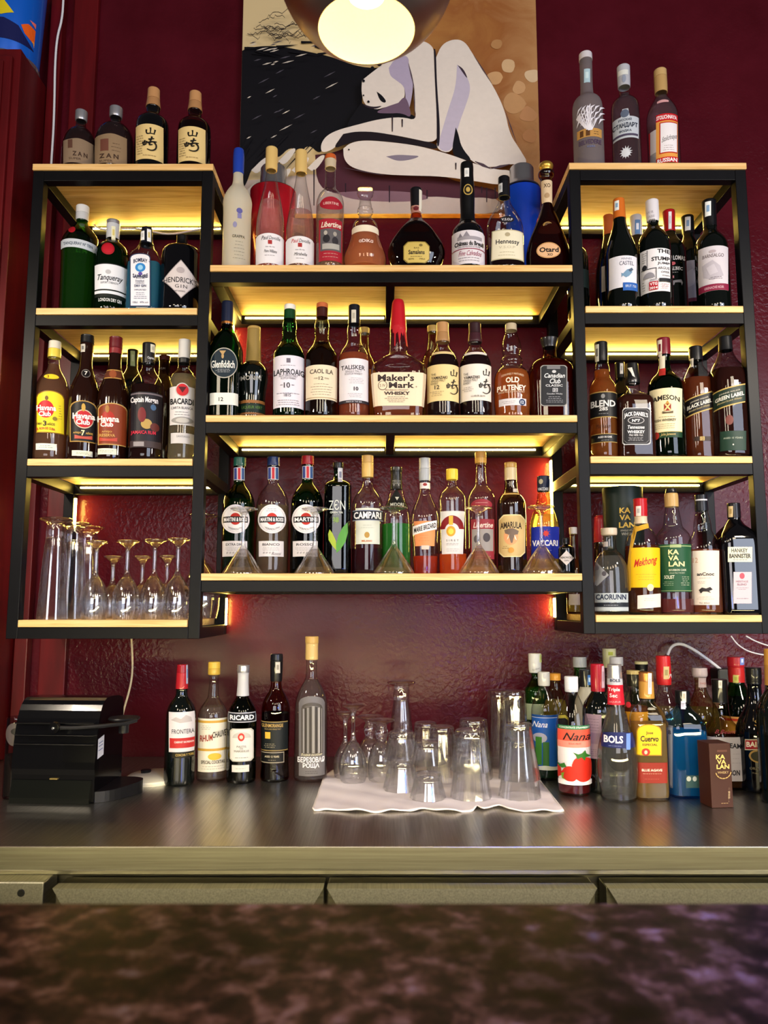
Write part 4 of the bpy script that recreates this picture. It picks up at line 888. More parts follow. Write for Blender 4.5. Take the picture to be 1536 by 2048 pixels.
B('L2', 'rum_bottle', 'dark rum bottle with brown gold-edged label and maroon cap', 226, .06,
  [(676, 12), (690, 12.5), (709, 12), (738, 13), (750, 17), (764, 23), (780, 28), (797, 31)], 'brown', None, (('#5c161c', 698, 'cap', 3), ('#7a2024', 709)), group=G, dec=[
  ('L', 'rect', 209, 243, 739, 757, '#5c3020', {'name': 'neck_band'}), ('S', 'rect', 209, 243, 739, 741, '#b08848'), ('S', 'rect', 209, 243, 755, 757, '#b08848'), ('S', 'disc', 219, 233, 740, 756, '#8a4a2c'),
  ('L', 'arch', 196, 255, 806, 890, '#b89454', {'a': 10}), ('S', 'arch', 198, 253, 808, 888, '#7c3318', {'a': 10}), ('S', 'disc', 202, 230, 822, 856, '#a02418'), ('T', 'Havana', 217, 838, 42, 12, '#f0e8dc', b3), ('T', 'Club', 214, 849, 25, 10, '#f0e8dc', b3), ('S', 'disc', 211, 219, 811, 826, '#9a6a30'),
  ('T', 'AÑEJO', 214, 864, 20, 5, '#c89a50', b2), ('T', 'RESERVA', 215, 871, 30, 6, '#c89a50', b2), ('S', 'smile', 200, 234, 878, 883, '#b04030', {'a': -3}), ('L', 'rect', 196, 233, 897, 909, '#d2d4c4', {'name': 'strip_label'}), ('N', 214, 900, 906, 28, 2, '#6a7a6a')])
B('L2', 'rum_bottle', 'dark rum bottle with black picture label and red lettering at its foot, black cap', 294, .06,
  [(688, 12), (729, 12), (731, 11), (742, 13), (752, 20), (762, 28), (775, 33)], 'clear', ('#2c100c', 775), (('#0f0f12', 728),), group=G, dec=[
  ('X', 301, 310, 688, 704, '#d0ccb8', '#b0ac98'), ('P', 'cap_print'), ('T', 'Captain', 302, 716, 14, 6, '#c8c8cc', b2),
  ('L', 'rect', 262, 326, 784, 895, '#17141c'), ('S', 'rect', 262, 326, 786, 789, '#6a6068'), ('T', 'Captain Morgan', 289, 801, 54, 15, '#ddd8dc', b3), ('S', 'disc', 301, 312, 808, 820, '#3c5a80'), ('S', 'disc', 282, 304, 838, 858, '#a88c4c'), ('S', 'disc', 276, 292, 815, 845, '#6c1c20'), ('S', 'disc', 300, 318, 845, 862, '#5a2420'),
  ('T', 'JAMAICA RUM', 287, 866, 48, 9, '#b8243c', b3), ('S', 'rect', 262, 326, 882, 895, '#3a2e30'), ('S', 'rect', 268, 288, 884, 893, '#8a8488')])
B('L2', 'rum_bottle', 'clear white rum bottle with round red emblem, rightmost in the rum bay', 366, .06,
  [(681, 11), (720, 11.5), (728, 11), (740, 12), (748, 20), (756, 25), (770, 27)], 'clear', ('#e6e2c4', 752), (('#c9c6c4', 718), ('#1a1a1c', 728)), group=G, dec=[
  ('L', 'rect', 340, 389, 773, 850, '#d0ccce'), ('S', 'disc', 351, 379, 766, 794, '#b8b0b0'), ('S', 'disc', 353, 377, 768, 792, '#b81c24'), ('S', 'vee', 357, 373, 774, 786, '#4a0c12'), ('T', 'BACARDI', 364, 803, 45, 12, '#151418', b3), ('T', 'CARTA BLANCA', 364, 816, 42, 5, '#3a383c'), ('N', 364, 822, 832, 36, 2, '#6a686c'), ('S', 'disc', 344, 386, 834, 848, '#8d8a88'), ('S', 'disc', 352, 378, 836, 846, '#b4b0ac'),
  ('L', 'rect', 342, 388, 866, 887, '#c0bcbe', {'name': 'strip_label'}), ('T', 'SANTIAGO', 366, 873, 26, 4, '#4a484c')])
B('L2', 'rum_bottle', 'dark bottle with green seal strip behind the maroon-capped rum', 262, 0.217, [(701, 10), (735, 10), (745, 14), (760, 24), (780, 27)], 'wine', None, ('#10100f', 735), group=G, dec=[('X', 261, 270, 702, 732, '#9aa878', '#b8c098')])
B('L2', 'rum_bottle', 'dark bottle with dark red top behind the white rum', 326, 0.225, [(713, 11), (750, 11), (762, 15), (780, 24), (800, 28)], 'brown', None, ('#3a0c10', 722), group=G, dec=[('P', 'print'), ('T', 'RHUM', 323, 737, 14, 4, '#8a8684')])

# --- centre middle row
G = 'whisky bottles on the second board of the middle shelf'
B('C2', 'whisky_bottle', 'green whisky bottle with dark teal round label, leftmost on the middle second board', 449, .06,
  [(605, 11), (650, 11.5), (652, 10.5), (660, 13), (668, 18), (680, 24), (694, 30), (705, 32), (831, 30)], 'dgreen', ('#14401c', 668), (('#1a2038', 645), ('copper', 650)), n=3.4, group=G, dec=[
  ('L', 'disc', 421, 475, 696, 757, '#a8a498'), ('S', 'disc', 422.5, 473.5, 698, 755, '#10222e'), ('T', 'Glenfiddich', 446, 729, 46, 15, '#e4e2dc', b2), ('S', 'vee', 439, 452, 702, 712, '#b09060'), ('S', 'disc', 443, 448, 708, 718, '#b09060'), ('N', 447, 738, 746, 30, 3, '#a8aab0'),
  ('L', 'rect', 420, 476, 786, 810, '#d9d9d2', {'name': 'strip_label'}), ('T', '12', 442, 799, 9, 8, '#2a2a2c', b2)])
B('C2', 'liqueur_bottle', 'waisted dark liqueur bottle with gold foil neck and dull orange stripe', 504, .085,
  [(655, 12), (662, 12.5), (725, 14), (728, 18), (736, 26), (745, 30), (758, 30), (785, 26), (806, 25), (831, 26)], 'wine', None, (('#a88a4e', 660), ('#8c7440', 726, 'foil')), group=G, dec=[
  ('P', 'print'), ('T', 'MONIN', 502, 756, 40, 9, '#9a9690', {'bold': .012}), ('L', 'rect', 480, 530, 800, 806, '#8a5a30', {'name': 'stripe_label'}), ('S', 'rect', 480, 530, 807, 824, '#12241c'), ('T', 'LIQUEUR VERT', 504, 815, 40, 7, '#4a6a30', b2), ('S', 'rect', 480, 530, 825, 829, '#8a5a30')])
B('C2', 'whisky_bottle', 'green whisky bottle with white cap and tall white label', 578, .06,
  [(611, 10.5), (620, 11), (640, 11.5), (650, 14), (662, 15), (676, 14), (688, 18), (697, 25), (707, 30), (715, 31)], 'green', ('#1c2a14', 702), (('#e2ded8', 621), ('#0c3a1c', 640, 'foil')), group=G, dec=[
  ('L', 'rect', 547, 609, 711, 815, '#d9d4e2'), ('S', 'rect', 573, 581, 717, 726, '#6a6472'), ('N', 577, 729, 733, 34, 1, '#6a6472'), ('T', 'LAPHROAIG', 578, 744, 59, 12, '#1e1c22', b2), ('T', 'ISLAY SINGLE MALT', 577, 752, 36, 4, '#3a3640'), ('T', 'SCOTCH WHISKY', 577, 757, 30, 4, '#3a3640'),
  ('T', '10', 574, 771, 12, 11, '#1e1c22', {'bold': .01}), ('S', 'rect', 561, 566, 770, 771, '#3a3640'), ('S', 'rect', 583, 588, 770, 771, '#3a3640'), ('N', 577, 784, 790, 50, 1, '#6a6472'), ('T', '1815', 575, 791, 13, 6, '#2a2630'), ('N', 577, 799, 812, 46, 3, '#6a6472')])
B('C2', 'whisky_bottle', 'dark whisky bottle with orange-brown cap and cream label, between the green and the black-capped ones', 643, .06,
  [(608, 10.5), (617, 11), (636, 11), (644, 13), (656, 15.5), (668, 14.5), (680, 14), (692, 18), (702, 26), (710, 31), (718, 32)], 'yellow', ('#1e0a08', 688), (('#b8623a', 617), ('#3a1410', 636, 'foil')), group=G, dec=[
  ('L', 'rect', 612, 676, 730, 799, '#dccdb4'), ('T', 'CAOL ILA', 643, 743, 46, 9, '#3a2c26', b2), ('T', '12', 642, 757, 9, 7, '#4a3a30', b2), ('T', 'AGED', 632, 757, 8, 3, '#6a5a4c'), ('T', 'YEARS', 653, 757, 9, 3, '#6a5a4c'), ('N', 643, 766, 792, 46, 5, '#8a7a68'), ('S', 'rect', 613, 675, 795, 796, '#a08a60')])
B('C2', 'whisky_bottle', 'clear-necked whisky bottle with white label and black stripe, black cap, reddish whisky inside', 708, .06,
  [(612, 10.5), (630, 11), (648, 11.5), (656, 13.5), (670, 15), (682, 14), (692, 17), (702, 25), (712, 30), (722, 31)], 'clear', ('#c0603a', 712), (('#10121c', 649),), group=G, dec=[
  ('X', 703, 712, 620, 645, '#c8c2b4', '#a8a294'), ('L', 'rect', 679, 736, 717, 801, '#d9d4de'), ('T', 'TALISKER', 706, 735, 47, 9, '#242028', b2), ('T', 'SINGLE MALT', 707, 743, 32, 4, '#3a3640'), ('T', 'SCOTCH WHISKY', 707, 748, 34, 4, '#3a3640'), ('N', 713, 755, 768, 32, 4, '#a8a2ac'), ('T', '10', 712, 778, 9, 8, '#242028', b3), ('N', 711, 786, 796, 34, 3, '#a8a2ac'),
  ('S', 'rect', 679, 736, 801, 807, '#1e1a24'), ('T', 'MADE BY THE SEA', 708, 804, 30, 3, '#c8c4cc')])
B('C2', 'whisky_bottle', 'large square-shouldered whisky bottle with dripping red wax over its neck', 797, .06,
  [(601, 9), (608, 12), (625, 13), (645, 15), (666, 17), (685, 18), (700, 19), (705, 18), (712, 22), (722, 36), (732, 50), (742, 55), (760, 55), (800, 52), (831, 49)], 'clear', ('#b0522a', 772), (('#b01824', 662, 'wax_top'),), n=4.5, k=.62, group=G, dec=[
  ('P', 'wax_drips'), ('G', [(784, 650), (809, 650), (806, 672), (802, 664), (799, 690), (796, 664), (791, 668), (786, 664)], '#b01824'), ('G', [(806, 655), (811, 655), (815, 690), (812, 690)], '#b01824'), ('G', [(789, 660), (792, 660), (791, 692), (789, 692)], '#b01824'),
  ('L', 'rect', 741, 852, 745, 812, '#e3ceb4', {'tw': .07}), ('T', "Maker's", 792, 756, 72, 14, '#2a1c1c', b3), ('T', 'Mark', 803, 771, 50, 12, '#2a1c1c', b3), ('T', '®', 832, 774, 3, 3, '#2a1c1c'), ('S', 'disc', 757, 775, 762, 781, '#4a3630'), ('S', 'disc', 758.2, 773.8, 763.2, 779.8, '#e3ceb4'), ('T', 'S IV', 766, 771.5, 11, 6, '#3a2824'),
  ('T', 'BOURBON STRAIGHT', 794, 781, 44, 3, '#5a4640'), ('T', 'WHISKY', 794, 787.5, 50, 7, '#2a1c1c', b3), ('N', 793, 793, 806, 50, 4, '#7a665c')])
for cx, y0, lab, c1, c2, lb, l, r, t, b, tx, yy in (
   (886, 647, 'whisky bottle with cream-gold calligraphy label and tan cap, on the middle second board', '#b08458', '#a07850', '#dcc48e', 855, 917, 729, 802, True, '#2c1416'),
   (951, 648, 'whisky bottle with white calligraphy label and dark purple cap', '#2c161c', '#3a1c24', '#dfd6cf', 920, 982, 728, 801, False, '#2c1216')):
    B('C2', 'whisky_bottle', lab, cx, .06, [(y0, 11.5), (y0+20, 11.5), (y0+37, 14), (y0+39, 12), (y0+50, 13), (y0+57, 19), (y0+66, 26), (y0+78, 31), (y0+88, 32)], 'clear', (yy, y0+68), ((c1, y0+20), (c2, y0+38, 'foil')), group=G, dec=[
      ('L', 'rect', cx-22, cx+22, y0+56, y0+61, lb, {'name': 'neck_label'}), ('L', 'rect', l, r, t, b, lb), *KANJI(l+52, t+17, 14, 15, l+49, t+45, 21, 30),
      ('T', 'THE', l+13, t+20, 9, 4.5, '#2c221c'), ('T', 'YAMAZAKI', l+24, t+27, 30, 5.5, '#2c221c', b2), ('T', 'SINGLE MALT', l+22, t+33, 27, 4.5, '#2c221c'), ('T', 'WHISKY', l+15, t+38.5, 14, 4.5, '#2c221c')]
      + ([('T', '12', l+20, t+46, 9, 8, '#2c221c', b2), ('N', l+20, t+53, t+64, 26, 3, '#7a6a50')] if tx else [('N', l+17, t+45, t+56, 22, 3, '#7a706c'), ('T', '山崎蒸溜所', l+36, t+65, 26, 4, '#2c221c')]))
B('C2', 'whisky_bottle', 'clear bottle with gold cap hidden behind the cream-gold calligraphy one', 866, 0.217, [(653, 10), (664, 10.5), (668, 9), (700, 11), (715, 20), (730, 26)], 'yellow', None, ('#9c824a', 665), group=G)
B('C2', 'whisky_bottle', 'clear bottle with gold cap hidden behind the black-capped white-labelled one', 728, 0.217, [(657, 10), (668, 10.5), (672, 9), (705, 11), (722, 22), (735, 27)], 'yellow', ('#c88a4a', 745), ('#9c824a', 668), group=G)
B('C2', 'whisky_bottle', 'amber whisky bottle with bulging neck and white lettering on the glass', 1026, .06,
  [(649, 10.5), (663, 11), (672, 13), (684, 18), (697, 20), (708, 18), (714, 16), (717, 20), (724, 23), (731, 20), (735, 21), (741, 28), (750, 34), (762, 36), (800, 37), (831, 35)], 'clear', ('#dc7a30', 745), (('#b0a088', 662, 'cork'),), group=G, dec=[
  ('P', 'print'), ('T', 'OLD', 1025, 760, 27, 11, '#efe2d0', b3), ('T', 'PULTENEY', 1023, 775.5, 57, 11, '#efe2d0', b3), ('T', 'SINGLE MALT SCOTCH WHISKY', 1023, 783.5, 52, 3.5, '#d8c4a8'), ('T', 'GENUINELY MATURED', 1025, 748, 44, 4, '#d8c4a8', {'arc': 3}),
  ('L', 'slant', 998, 1052, 797, 811, '#cfcad2', {'a': 0, 'name': 'strip_label'}), ('N', 1018, 801, 808, 28, 2, '#8a868e'), ('S', 'disc', 1038, 1050, 798, 811, '#1c3058'), ('T', '12', 1044, 804.5, 6, 6, '#d8dce8', b2)])
B('C2', 'whisky_bottle', 'square amber whisky bottle with black bordered label and dark glass stopper', 1103, .065,
  [(678, 17), (684, 16), (694, 13), (698, 13), (716, 13.5), (719, 18), (726, 32), (736, 41), (746, 43), (831, 42)], 'amber', ('#782a14', 724), (('#1c1a1e', 696, 'stopper'),), n=4.5, k=.8, group=G, dec=[
  ('L', 'oct', 1081, 1134, 731, 813, '#8f8a88', {'a': 4}), ('S', 'oct', 1082.5, 1132.5, 732.5, 811.5, '#17191f', {'a': 4}), ('S', 'rect', 1094, 1120, 733, 739, '#6a6a70'), ('S', 'disc', 1104, 1112, 741, 747, '#b8b8c0'), ('T', 'Canadian', 1109, 752, 40, 9, '#dcdce2', {'shear': .3, 'bold': .012}), ('T', 'Club', 1110, 763, 21, 10, '#dcdce2', {'shear': .3, 'bold': .012}), ('T', 'CLASSIC', 1108, 772, 33, 4.5, '#c8c8d0', b2),
  ('S', 'rect', 1105, 1115, 777, 785, '#a8a8b0'), ('T', '12', 1110, 781, 7, 6, '#17191f', b2), ('T', 'Canadian Whisky', 1109, 789, 30, 4, '#c8c8d0'), ('N', 1109, 793, 807, 34, 4, '#9a9aa4')])

# --- right unit, whisky bay
G = 'whisky bottles in the second right bay'
B('R2', 'whisky_bottle', 'slim amber whisky bottle with black label and black cap, leftmost in the right whisky bay', 1206, .06,
  [(686, 12), (712, 12.5), (727, 12), (735, 15), (747, 16), (758, 16), (764, 21), (774, 26), (785, 27.5)], 'clear', ('#b05e20', 742), (('#101014', 724),), group=G, dec=[
  ('X', 1190, 1198, 688, 722, '#c9c6bc', '#6a6a66'), ('L', 'rect', 1179, 1234, 783, 835, '#9c8046'), ('S', 'rect', 1179, 1234, 785, 833, '#0f0f12'), ('S', 'disc', 1202, 1210, 788, 797, '#7a7a7e'), ('T', 'BLEND', 1206, 807, 48, 13, '#c9c8ca', b3), ('T', '285', 1207, 818, 17, 7, '#c9c8ca', b3), ('N', 1207, 826, 829, 22, 1, '#8a8a8c'),
  ('L', 'rect', 1180, 1234, 867, 885, '#9c8046', {'name': 'strip_label'}), ('S', 'rect', 1180, 1234, 868.5, 883.5, '#0f0f12'), ('T', 'AGED IN OAK', 1210, 874, 28, 4, '#c9c8ca', b2), ('N', 1210, 879, 882, 20, 1, '#8a8a8c'), ('P', 'signature'), ('T', 'Mac Arthur', 1207, 852, 30, 8, '#3a1c10', {'shear': .5})])
B('R2', 'whiskey_bottle', 'square whiskey bottle with black label framed in white scrollwork', 1268, .055,
  [(728, 11), (745, 12), (758, 14), (768, 14), (770, 13), (784, 14), (788, 17), (795, 29), (802, 35), (812, 36)], 'clear', ('#4a1c12', 795), (('#0f0f12', 768),), n=5, k=.9, group=G, dec=[
  ('P', 'seal_strip'), ('G', [(1255, 735), (1264, 735), (1268, 748), (1270, 755), (1265, 752), (1262, 745)], '#d8d6d0'), ('T', 'Nº7', 1268, 762, 8, 4, '#c8c8cc'), ('L', 'oct', 1245, 1301, 816, 890, '#c4c2c8', {'a': 4}), ('S', 'oct', 1246.5, 1299.5, 817.5, 888.5, '#121116', {'a': 4}), ('S', 'oct', 1248.5, 1297.5, 819.5, 886.5, '#6a686e', {'a': 5}), ('S', 'oct', 1249.3, 1296.7, 820.3, 885.7, '#121116', {'a': 5}),
  ('T', "JACK DANIEL'S", 1272, 829, 46, 11, '#e0dfe4', {'bold': .03, 'arc': 4}), ('S', 'disc', 1256, 1288, 834, 849, '#a8a6ac'), ('S', 'disc', 1257.5, 1286.5, 835.5, 847.5, '#121116'), ('T', 'Nº7', 1272, 842, 15, 6, '#e0dfe4', b3), ('T', 'Tennessee', 1272, 855, 32, 7, '#e0dfe4', {'bold': .02, 'shear': .2}), ('T', 'WHISKEY', 1272, 864.5, 33, 6, '#e0dfe4', b3), ('T', '70cl 40% Vol.', 1272, 871, 27, 4, '#c8c6cc', b2), ('N', 1272, 875, 883, 38, 3, '#a8a6ac')])
B('R2', 'whiskey_bottle', 'dark narrow bottle with white seal strip behind the square black-labelled one', 1243, 0.217, [(726, 9), (760, 9), (772, 12), (785, 20), (800, 26)], 'wine', None, ('#0e0e10', 757), group=G, dec=[('X', 1240, 1246, 727, 748, '#d8d8d4', '#a8a8a4')])
B('R2', 'whiskey_bottle', 'green whiskey bottle with large cream label and maroon cap', 1332, .055,
  [(678, 12), (711, 12.5), (713, 11), (742, 12), (749, 17), (756, 25), (766, 32), (778, 35)], 'dgreen', ('#123a1e', 757), (('#6a1424', 711),), group=G, dec=[
  ('X', 1315, 1324, 679, 712, '#d8d0c4', '#6a1c2c'), ('P', 'neck_strip'), ('S', 'rect', 1319, 1330, 712, 738, '#d4cab8'), ('S', 'rect', 1318, 1331, 736, 750, '#b02c28'), ('L', 'rect', 1299, 1364, 776, 863, '#ded2ae'), ('T', 'JAMESON', 1330, 796, 58, 13, '#221c18', {'bold': .03, 'arc': 5}),
  ('S', 'rect', 1328, 1342, 808, 822, '#8a2420'), ('G', [(1329, 809), (1332, 808), (1342, 820), (1340, 822)], '#d8c080'), ('G', [(1341, 809), (1338, 808), (1328, 820), (1330, 822)], '#d8c080'), ('S', 'tri', 1331, 1339, 801, 808, '#b88a3c'), ('S', 'smile', 1325, 1346, 824, 827, '#5a4a34', {'a': -2}), ('N', 1334, 832, 835, 34, 1, '#8a7a5c'), ('T', 'IRISH WHISKEY', 1330, 840, 44, 5, '#3a2e20', b2), ('N', 1330, 846, 858, 44, 3, '#a0906c'),
  ('L', 'rect', 1300, 1364, 863, 875, '#0f3620', {'name': 'strip_label'}), ('S', 'rect', 1300, 1364, 863, 864, '#a88c48'), ('T', 'John Jameson', 1336, 869, 30, 7, '#d0b878', {'shear': .4}), ('S', 'disc', 1305, 1319, 862, 877, '#9c2c24')])
def jw(cx, back, label, y0, prof, lab, l, r, yl, yr, h, txt, gl, lq, ly, extra, band):
    B('R2', 'whisky_bottle', label, cx, back, prof, gl, (lq, ly), (('#131418', y0+27),), n=2.7, k=1, group=G, dec=[
      ('L', 'slant', l, r, (yl+yr)/2-h/2, (yl+yr)/2+h/2, '#b89c58', {'a': yl-yr}), ('S', 'slant', l, r, (yl+yr)/2-h/2+2.5, (yl+yr)/2+h/2-2.5, lab, {'a': yl-yr}),
      ('T', txt, (l+r)/2+4, (yl+yr)/2-1, (r-l)*.82, 8, '#d8d4cc', {'bold': .03, 'rise': (yl-yr)*.82}), ('T', 'JOHNNIE WALKER', (l+r)/2+4, (yl+yr)/2-9, (r-l)*.6, 4, '#c0b8a8', {'rise': (yl-yr)*.6}), ('T', 'Blended Scotch Whisky', (l+r)/2+4, (yl+yr)/2+8, (r-l)*.7, 5, '#b8a878', {'rise': (yl-yr)*.7, 'shear': .3})]+extra)
jw(1396, .085, 'square amber whisky bottle with slanted black label', 695, [(695, 12), (715, 12.5), (731, 12), (736, 15), (745, 20), (756, 27), (766, 31), (780, 32)], '#121013', 1365, 1424, 818, 800, 36, 'BLACK LABEL', 'clear', '#8a3c1c', 760,
   [('X', 1371, 1380, 696, 713, '#d0c4b0', '#8a8274'), ('X', 1377, 1387, 716, 732, '#d8d0c8', '#a8a49c'), ('P', 'age_box'), ('S', 'rect', 1389, 1421, 873, 882, '#2a1812'), ('S', 'rect', 1400, 1409, 873.5, 881.5, '#c0a060'), ('T', '12', 1404.5, 877.5, 6, 6, '#1c1410', b2)], None)
jw(1457, .05, 'square dark amber whisky bottle with slanted green label, rightmost in its bay', 675, [(675, 12), (700, 12.5), (708, 14), (722, 20), (736, 28), (748, 34), (760, 35.5), (775, 36)], '#12281e', 1420, 1490, 802, 786, 38, 'GREEN LABEL', 'smoke', '#5c2a20', 742,
   [('X', 1424, 1431, 676, 706, '#c8b898', '#a89878'), ('L', 'rect', 1440, 1492, 862, 901, '#123024', {'name': 'strip_label'}), ('T', 'AGED 15 YEARS', 1466, 876, 38, 3.5, '#a8b0a0'), ('S', 'disc', 1465, 1468, 888, 891, '#c8c8c0'), ('P', 'etching'), ('S', 'disc', 1451, 1467, 830, 850, '#6c3a34')], None)

# --- right unit, lowest bay
G = 'bottles in the lowest right bay'
B('R3', 'gin_bottle', 'clear gin bottle with pale stopper and grey label, leftmost in the lowest right bay', 1222, .047,
  [(1057, 15), (1070, 15), (1071, 12), (1078, 13), (1100, 13), (1106, 20), (1118, 28), (1132, 33), (1150, 35)], 'clear', ('#dcdce0', 1112), (('#bfb0a0', 1071, 'stopper'),), group=G, dec=[
  ('L', 'rect', 1190, 1216, 1083, 1093, '#b0a8a8', {'name': 'neck_band'}), ('S', 'rect', 1190, 1216, 1094, 1100, '#2a2c34'), ('L', 'rect', 1188, 1256, 1186, 1205, '#a8b0b8'), ('T', 'CAORUNN', 1222, 1194, 60, 11, '#1a2440', b3), ('S', 'rect', 1188, 1256, 1206, 1214, '#20242e'), ('N', 1222, 1209, 1212, 40, 1, '#a8acb8'), ('S', 'rect', 1188, 1256, 1214, 1222, '#a8b0b8'),
  ('P', 'leaf_print'), ('G', [(1190, 1120), (1218, 1150), (1194, 1172), (1190, 1168)], '#8f9098'), ('S', 'disc', 1204, 1213, 1142, 1152, '#4a4650'), ('S', 'disc', 1190, 1198, 1130, 1140, '#5a5660')])
B('R3', 'whisky_bottle', 'bottle with rounded red top standing behind the pale-stoppered gin', 1207, 0.217, [(1032, 11), (1036, 14), (1060, 15), (1085, 16), (1095, 17), (1115, 18), (1130, 18)], 'brown', None, ('#9c1c2c', 1085, 'wax_top'), group=G)
kb = B('R3', 'gift_tube', 'tall dark green gift tube with gold lettering behind the red-capped bottle', 1250, .152, [(976, 39), (1000, 39), (1100, 39)], 'black', None, (), group=G, cat='tube', dec=[
  ('P', 'print'), ('T', 'KA', 1250, 1021, 22, 11, '#d0b050', b3), ('T', 'VA', 1250, 1035, 22, 11, '#d0b050', b3), ('T', 'LAN', 1254, 1050, 32, 11, '#d0b050', b3), ('T', 'SINGLE MALT', 1256, 1061, 30, 3.5, '#a8a49c'), ('T', 'WHISKY', 1256, 1068, 26, 6, '#a8a49c')])
for ch in kb.children:
    if ch.name.startswith('body'): ch.data.materials[0] = paint('#16221f', .4)
B('R3', 'whisky_bottle', 'bottle with yellow label, red cap and a gold ribbon tied round its neck', 1285, .047,
  [(998, 12.5), (1033, 12.5), (1035, 11), (1048, 12), (1056, 16), (1066, 25), (1080, 31), (1095, 34)], 'clear', ('#6e2a12', 1092), (('#a8141e', 1033, 'cap', 3), ('#c8b49c', 1048)), group=G, dec=[
  ('X', 1272, 1282, 1012, 1032, '#d8c8c4', '#a8a0a0'), ('L', 'rect', 1262, 1320, 1095, 1175, '#e3b414'), ('T', 'Mekhong', 1291, 1125, 46, 20, '#b0221c', {'bold': .02, 'shear': .35, 'rise': 9}), ('N', 1292, 1146, 1162, 44, 3, '#b8861c'), ('S', 'disc', 1294, 1307, 1168, 1182, '#e8c8a0'),
  ('L', 'slant', 1275, 1321, 1189, 1216, '#d8ccc8', {'a': 4, 'name': 'price_sticker'}), ('N', 1298, 1195, 1203, 30, 2, '#a89c98'), ('P', 'ribbon'), ('G', [(1266, 1050), (1276, 1052), (1262, 1110), (1262, 1180), (1258, 1183), (1250, 1172), (1258, 1105)], '#c79a34'), ('S', 'slant', 1270, 1297, 1050, 1060, '#c79a34', {'a': 8})])
B('R3', 'whisky_bottle', 'clear nearly empty whisky bottle with green label and gold-and-black stopper', 1349, .047,
  [(978, 9), (986, 10), (988, 12.5), (1014, 12.5), (1016, 12), (1028, 15), (1044, 17), (1055, 19), (1062, 26), (1072, 33), (1086, 34), (1110, 34)], 'clear', ('#b05a5c', 1198), (('#14141a', 987), ('#b0905c', 1014, 'cork')), group=G, dec=[
  ('L', 'rect', 1317, 1382, 1088, 1184, '#1c4a30'), ('S', 'rect', 1317, 1382, 1091, 1093, '#8aa070'), ('S', 'rect', 1340, 1362, 1089, 1095, '#9aa87a'), ('T', 'KA', 1347, 1104, 21, 10, '#d8d09c', b3), ('T', 'VA', 1347, 1116, 21, 10, '#d8d09c', b3), ('T', 'LAN', 1353, 1128, 31, 10, '#d8d09c', b3), ('T', 'BOURBON CASK', 1355, 1140, 34, 4, '#c8ccb8', b2), ('T', 'SINGLE MALT WHISKY', 1354, 1146, 30, 3, '#a8b09c'), ('T', 'SOLIST', 1339, 1154, 20, 7, '#d8dcc8', b2), ('N', 1370, 1152, 1172, 18, 5, '#b8c0a8'), ('N', 1338, 1162, 1172, 22, 3, '#8aa08a'), ('S', 'rect', 1317, 1382, 1181, 1182, '#8aa070')])
B('R3', 'whisky_bottle', 'amber whisky bottle with narrow cream label and a black animal drawing', 1409, .047,
  [(990, 11), (1022, 12), (1024, 11.5), (1034, 14), (1050, 17), (1060, 17), (1068, 20), (1080, 27), (1092, 31), (1110, 32)], 'clear', ('#b45c34', 1100), (('#14161e', 1022),), group=G, dec=[
  ('P', 'cap_ring'), ('S', 'rect', 1387, 1414, 998, 1001, '#b8bac8'), ('L', 'rect', 1385, 1438, 1101, 1210, '#d8ccc4'), ('T', '12', 1391, 1120, 10, 10, '#b88a70'), ('T', 'anCnoc', 1411, 1148, 34, 7, '#241e22', {'bold': .03}), ('N', 1411, 1154, 1158, 32, 1, '#9a8e8a'), ('N', 1403, 1162, 1168, 16, 2, '#a89c98'),
  ('G', [(1398, 1180), (1404, 1175), (1412, 1177), (1420, 1174), (1425, 1179), (1418, 1182), (1422, 1186), (1414, 1183), (1406, 1183), (1402, 1187)], '#241e22'), ('N', 1411, 1192, 1200, 34, 2, '#b0a49e'), ('T', '70cl  46%vol', 1409, 1206, 20, 3, '#5a5050')])
B('R3', 'whisky_bottle', 'square black whisky bottle with cream label above a pinkish one, rightmost in the lowest bay', 1474, .047,
  [(1007, 11.5), (1038, 12), (1040, 12), (1048, 17), (1060, 27), (1072, 36), (1085, 39), (1110, 39)], 'black', None, (('#121016', 1036),), n=4.5, k=.9, group=G, dec=[
  ('X', 1457, 1466, 1012, 1034, '#c8b088', '#a08858'), ('L', 'rect', 1456, 1504, 1094, 1124, '#d8d4bc'), ('T', 'HANKEY', 1479, 1101, 32, 8, '#26242a', b2), ('T', 'BANNISTER', 1480, 1112, 42, 9, '#26242a', b3), ('N', 1480, 1118, 1121, 40, 1, '#6a6660'),
  ('L', 'rect', 1467, 1503, 1144, 1207, '#bfb0bc', {'name': 'lower_label'}), ('S', 'disc', 1479, 1489, 1146, 1158, '#b84c5c'), ('T', 'HERITAGE', 1484, 1163, 24, 4, '#8a6474'), ('T', 'BLEND', 1484, 1169, 18, 4, '#8a6474'), ('N', 1485, 1174, 1180, 24, 2, '#a08c98'), ('N', 1485, 1194, 1200, 26, 1, '#8a7c88')])
B('R3', 'spirit_bottle', 'small clear silver-capped bottle behind the left post of the lowest right bay', 1150, 0.232, [(1055, 7), (1068, 7), (1070, 6), (1110, 6.5), (1125, 10), (1140, 15), (1160, 17)], 'yellow', ('#c8b860', 1200), ('#b8b6ba', 1068), group=G, dec=[('L', 'rect', 1138, 1164, 1188, 1210, '#b8aca8')])

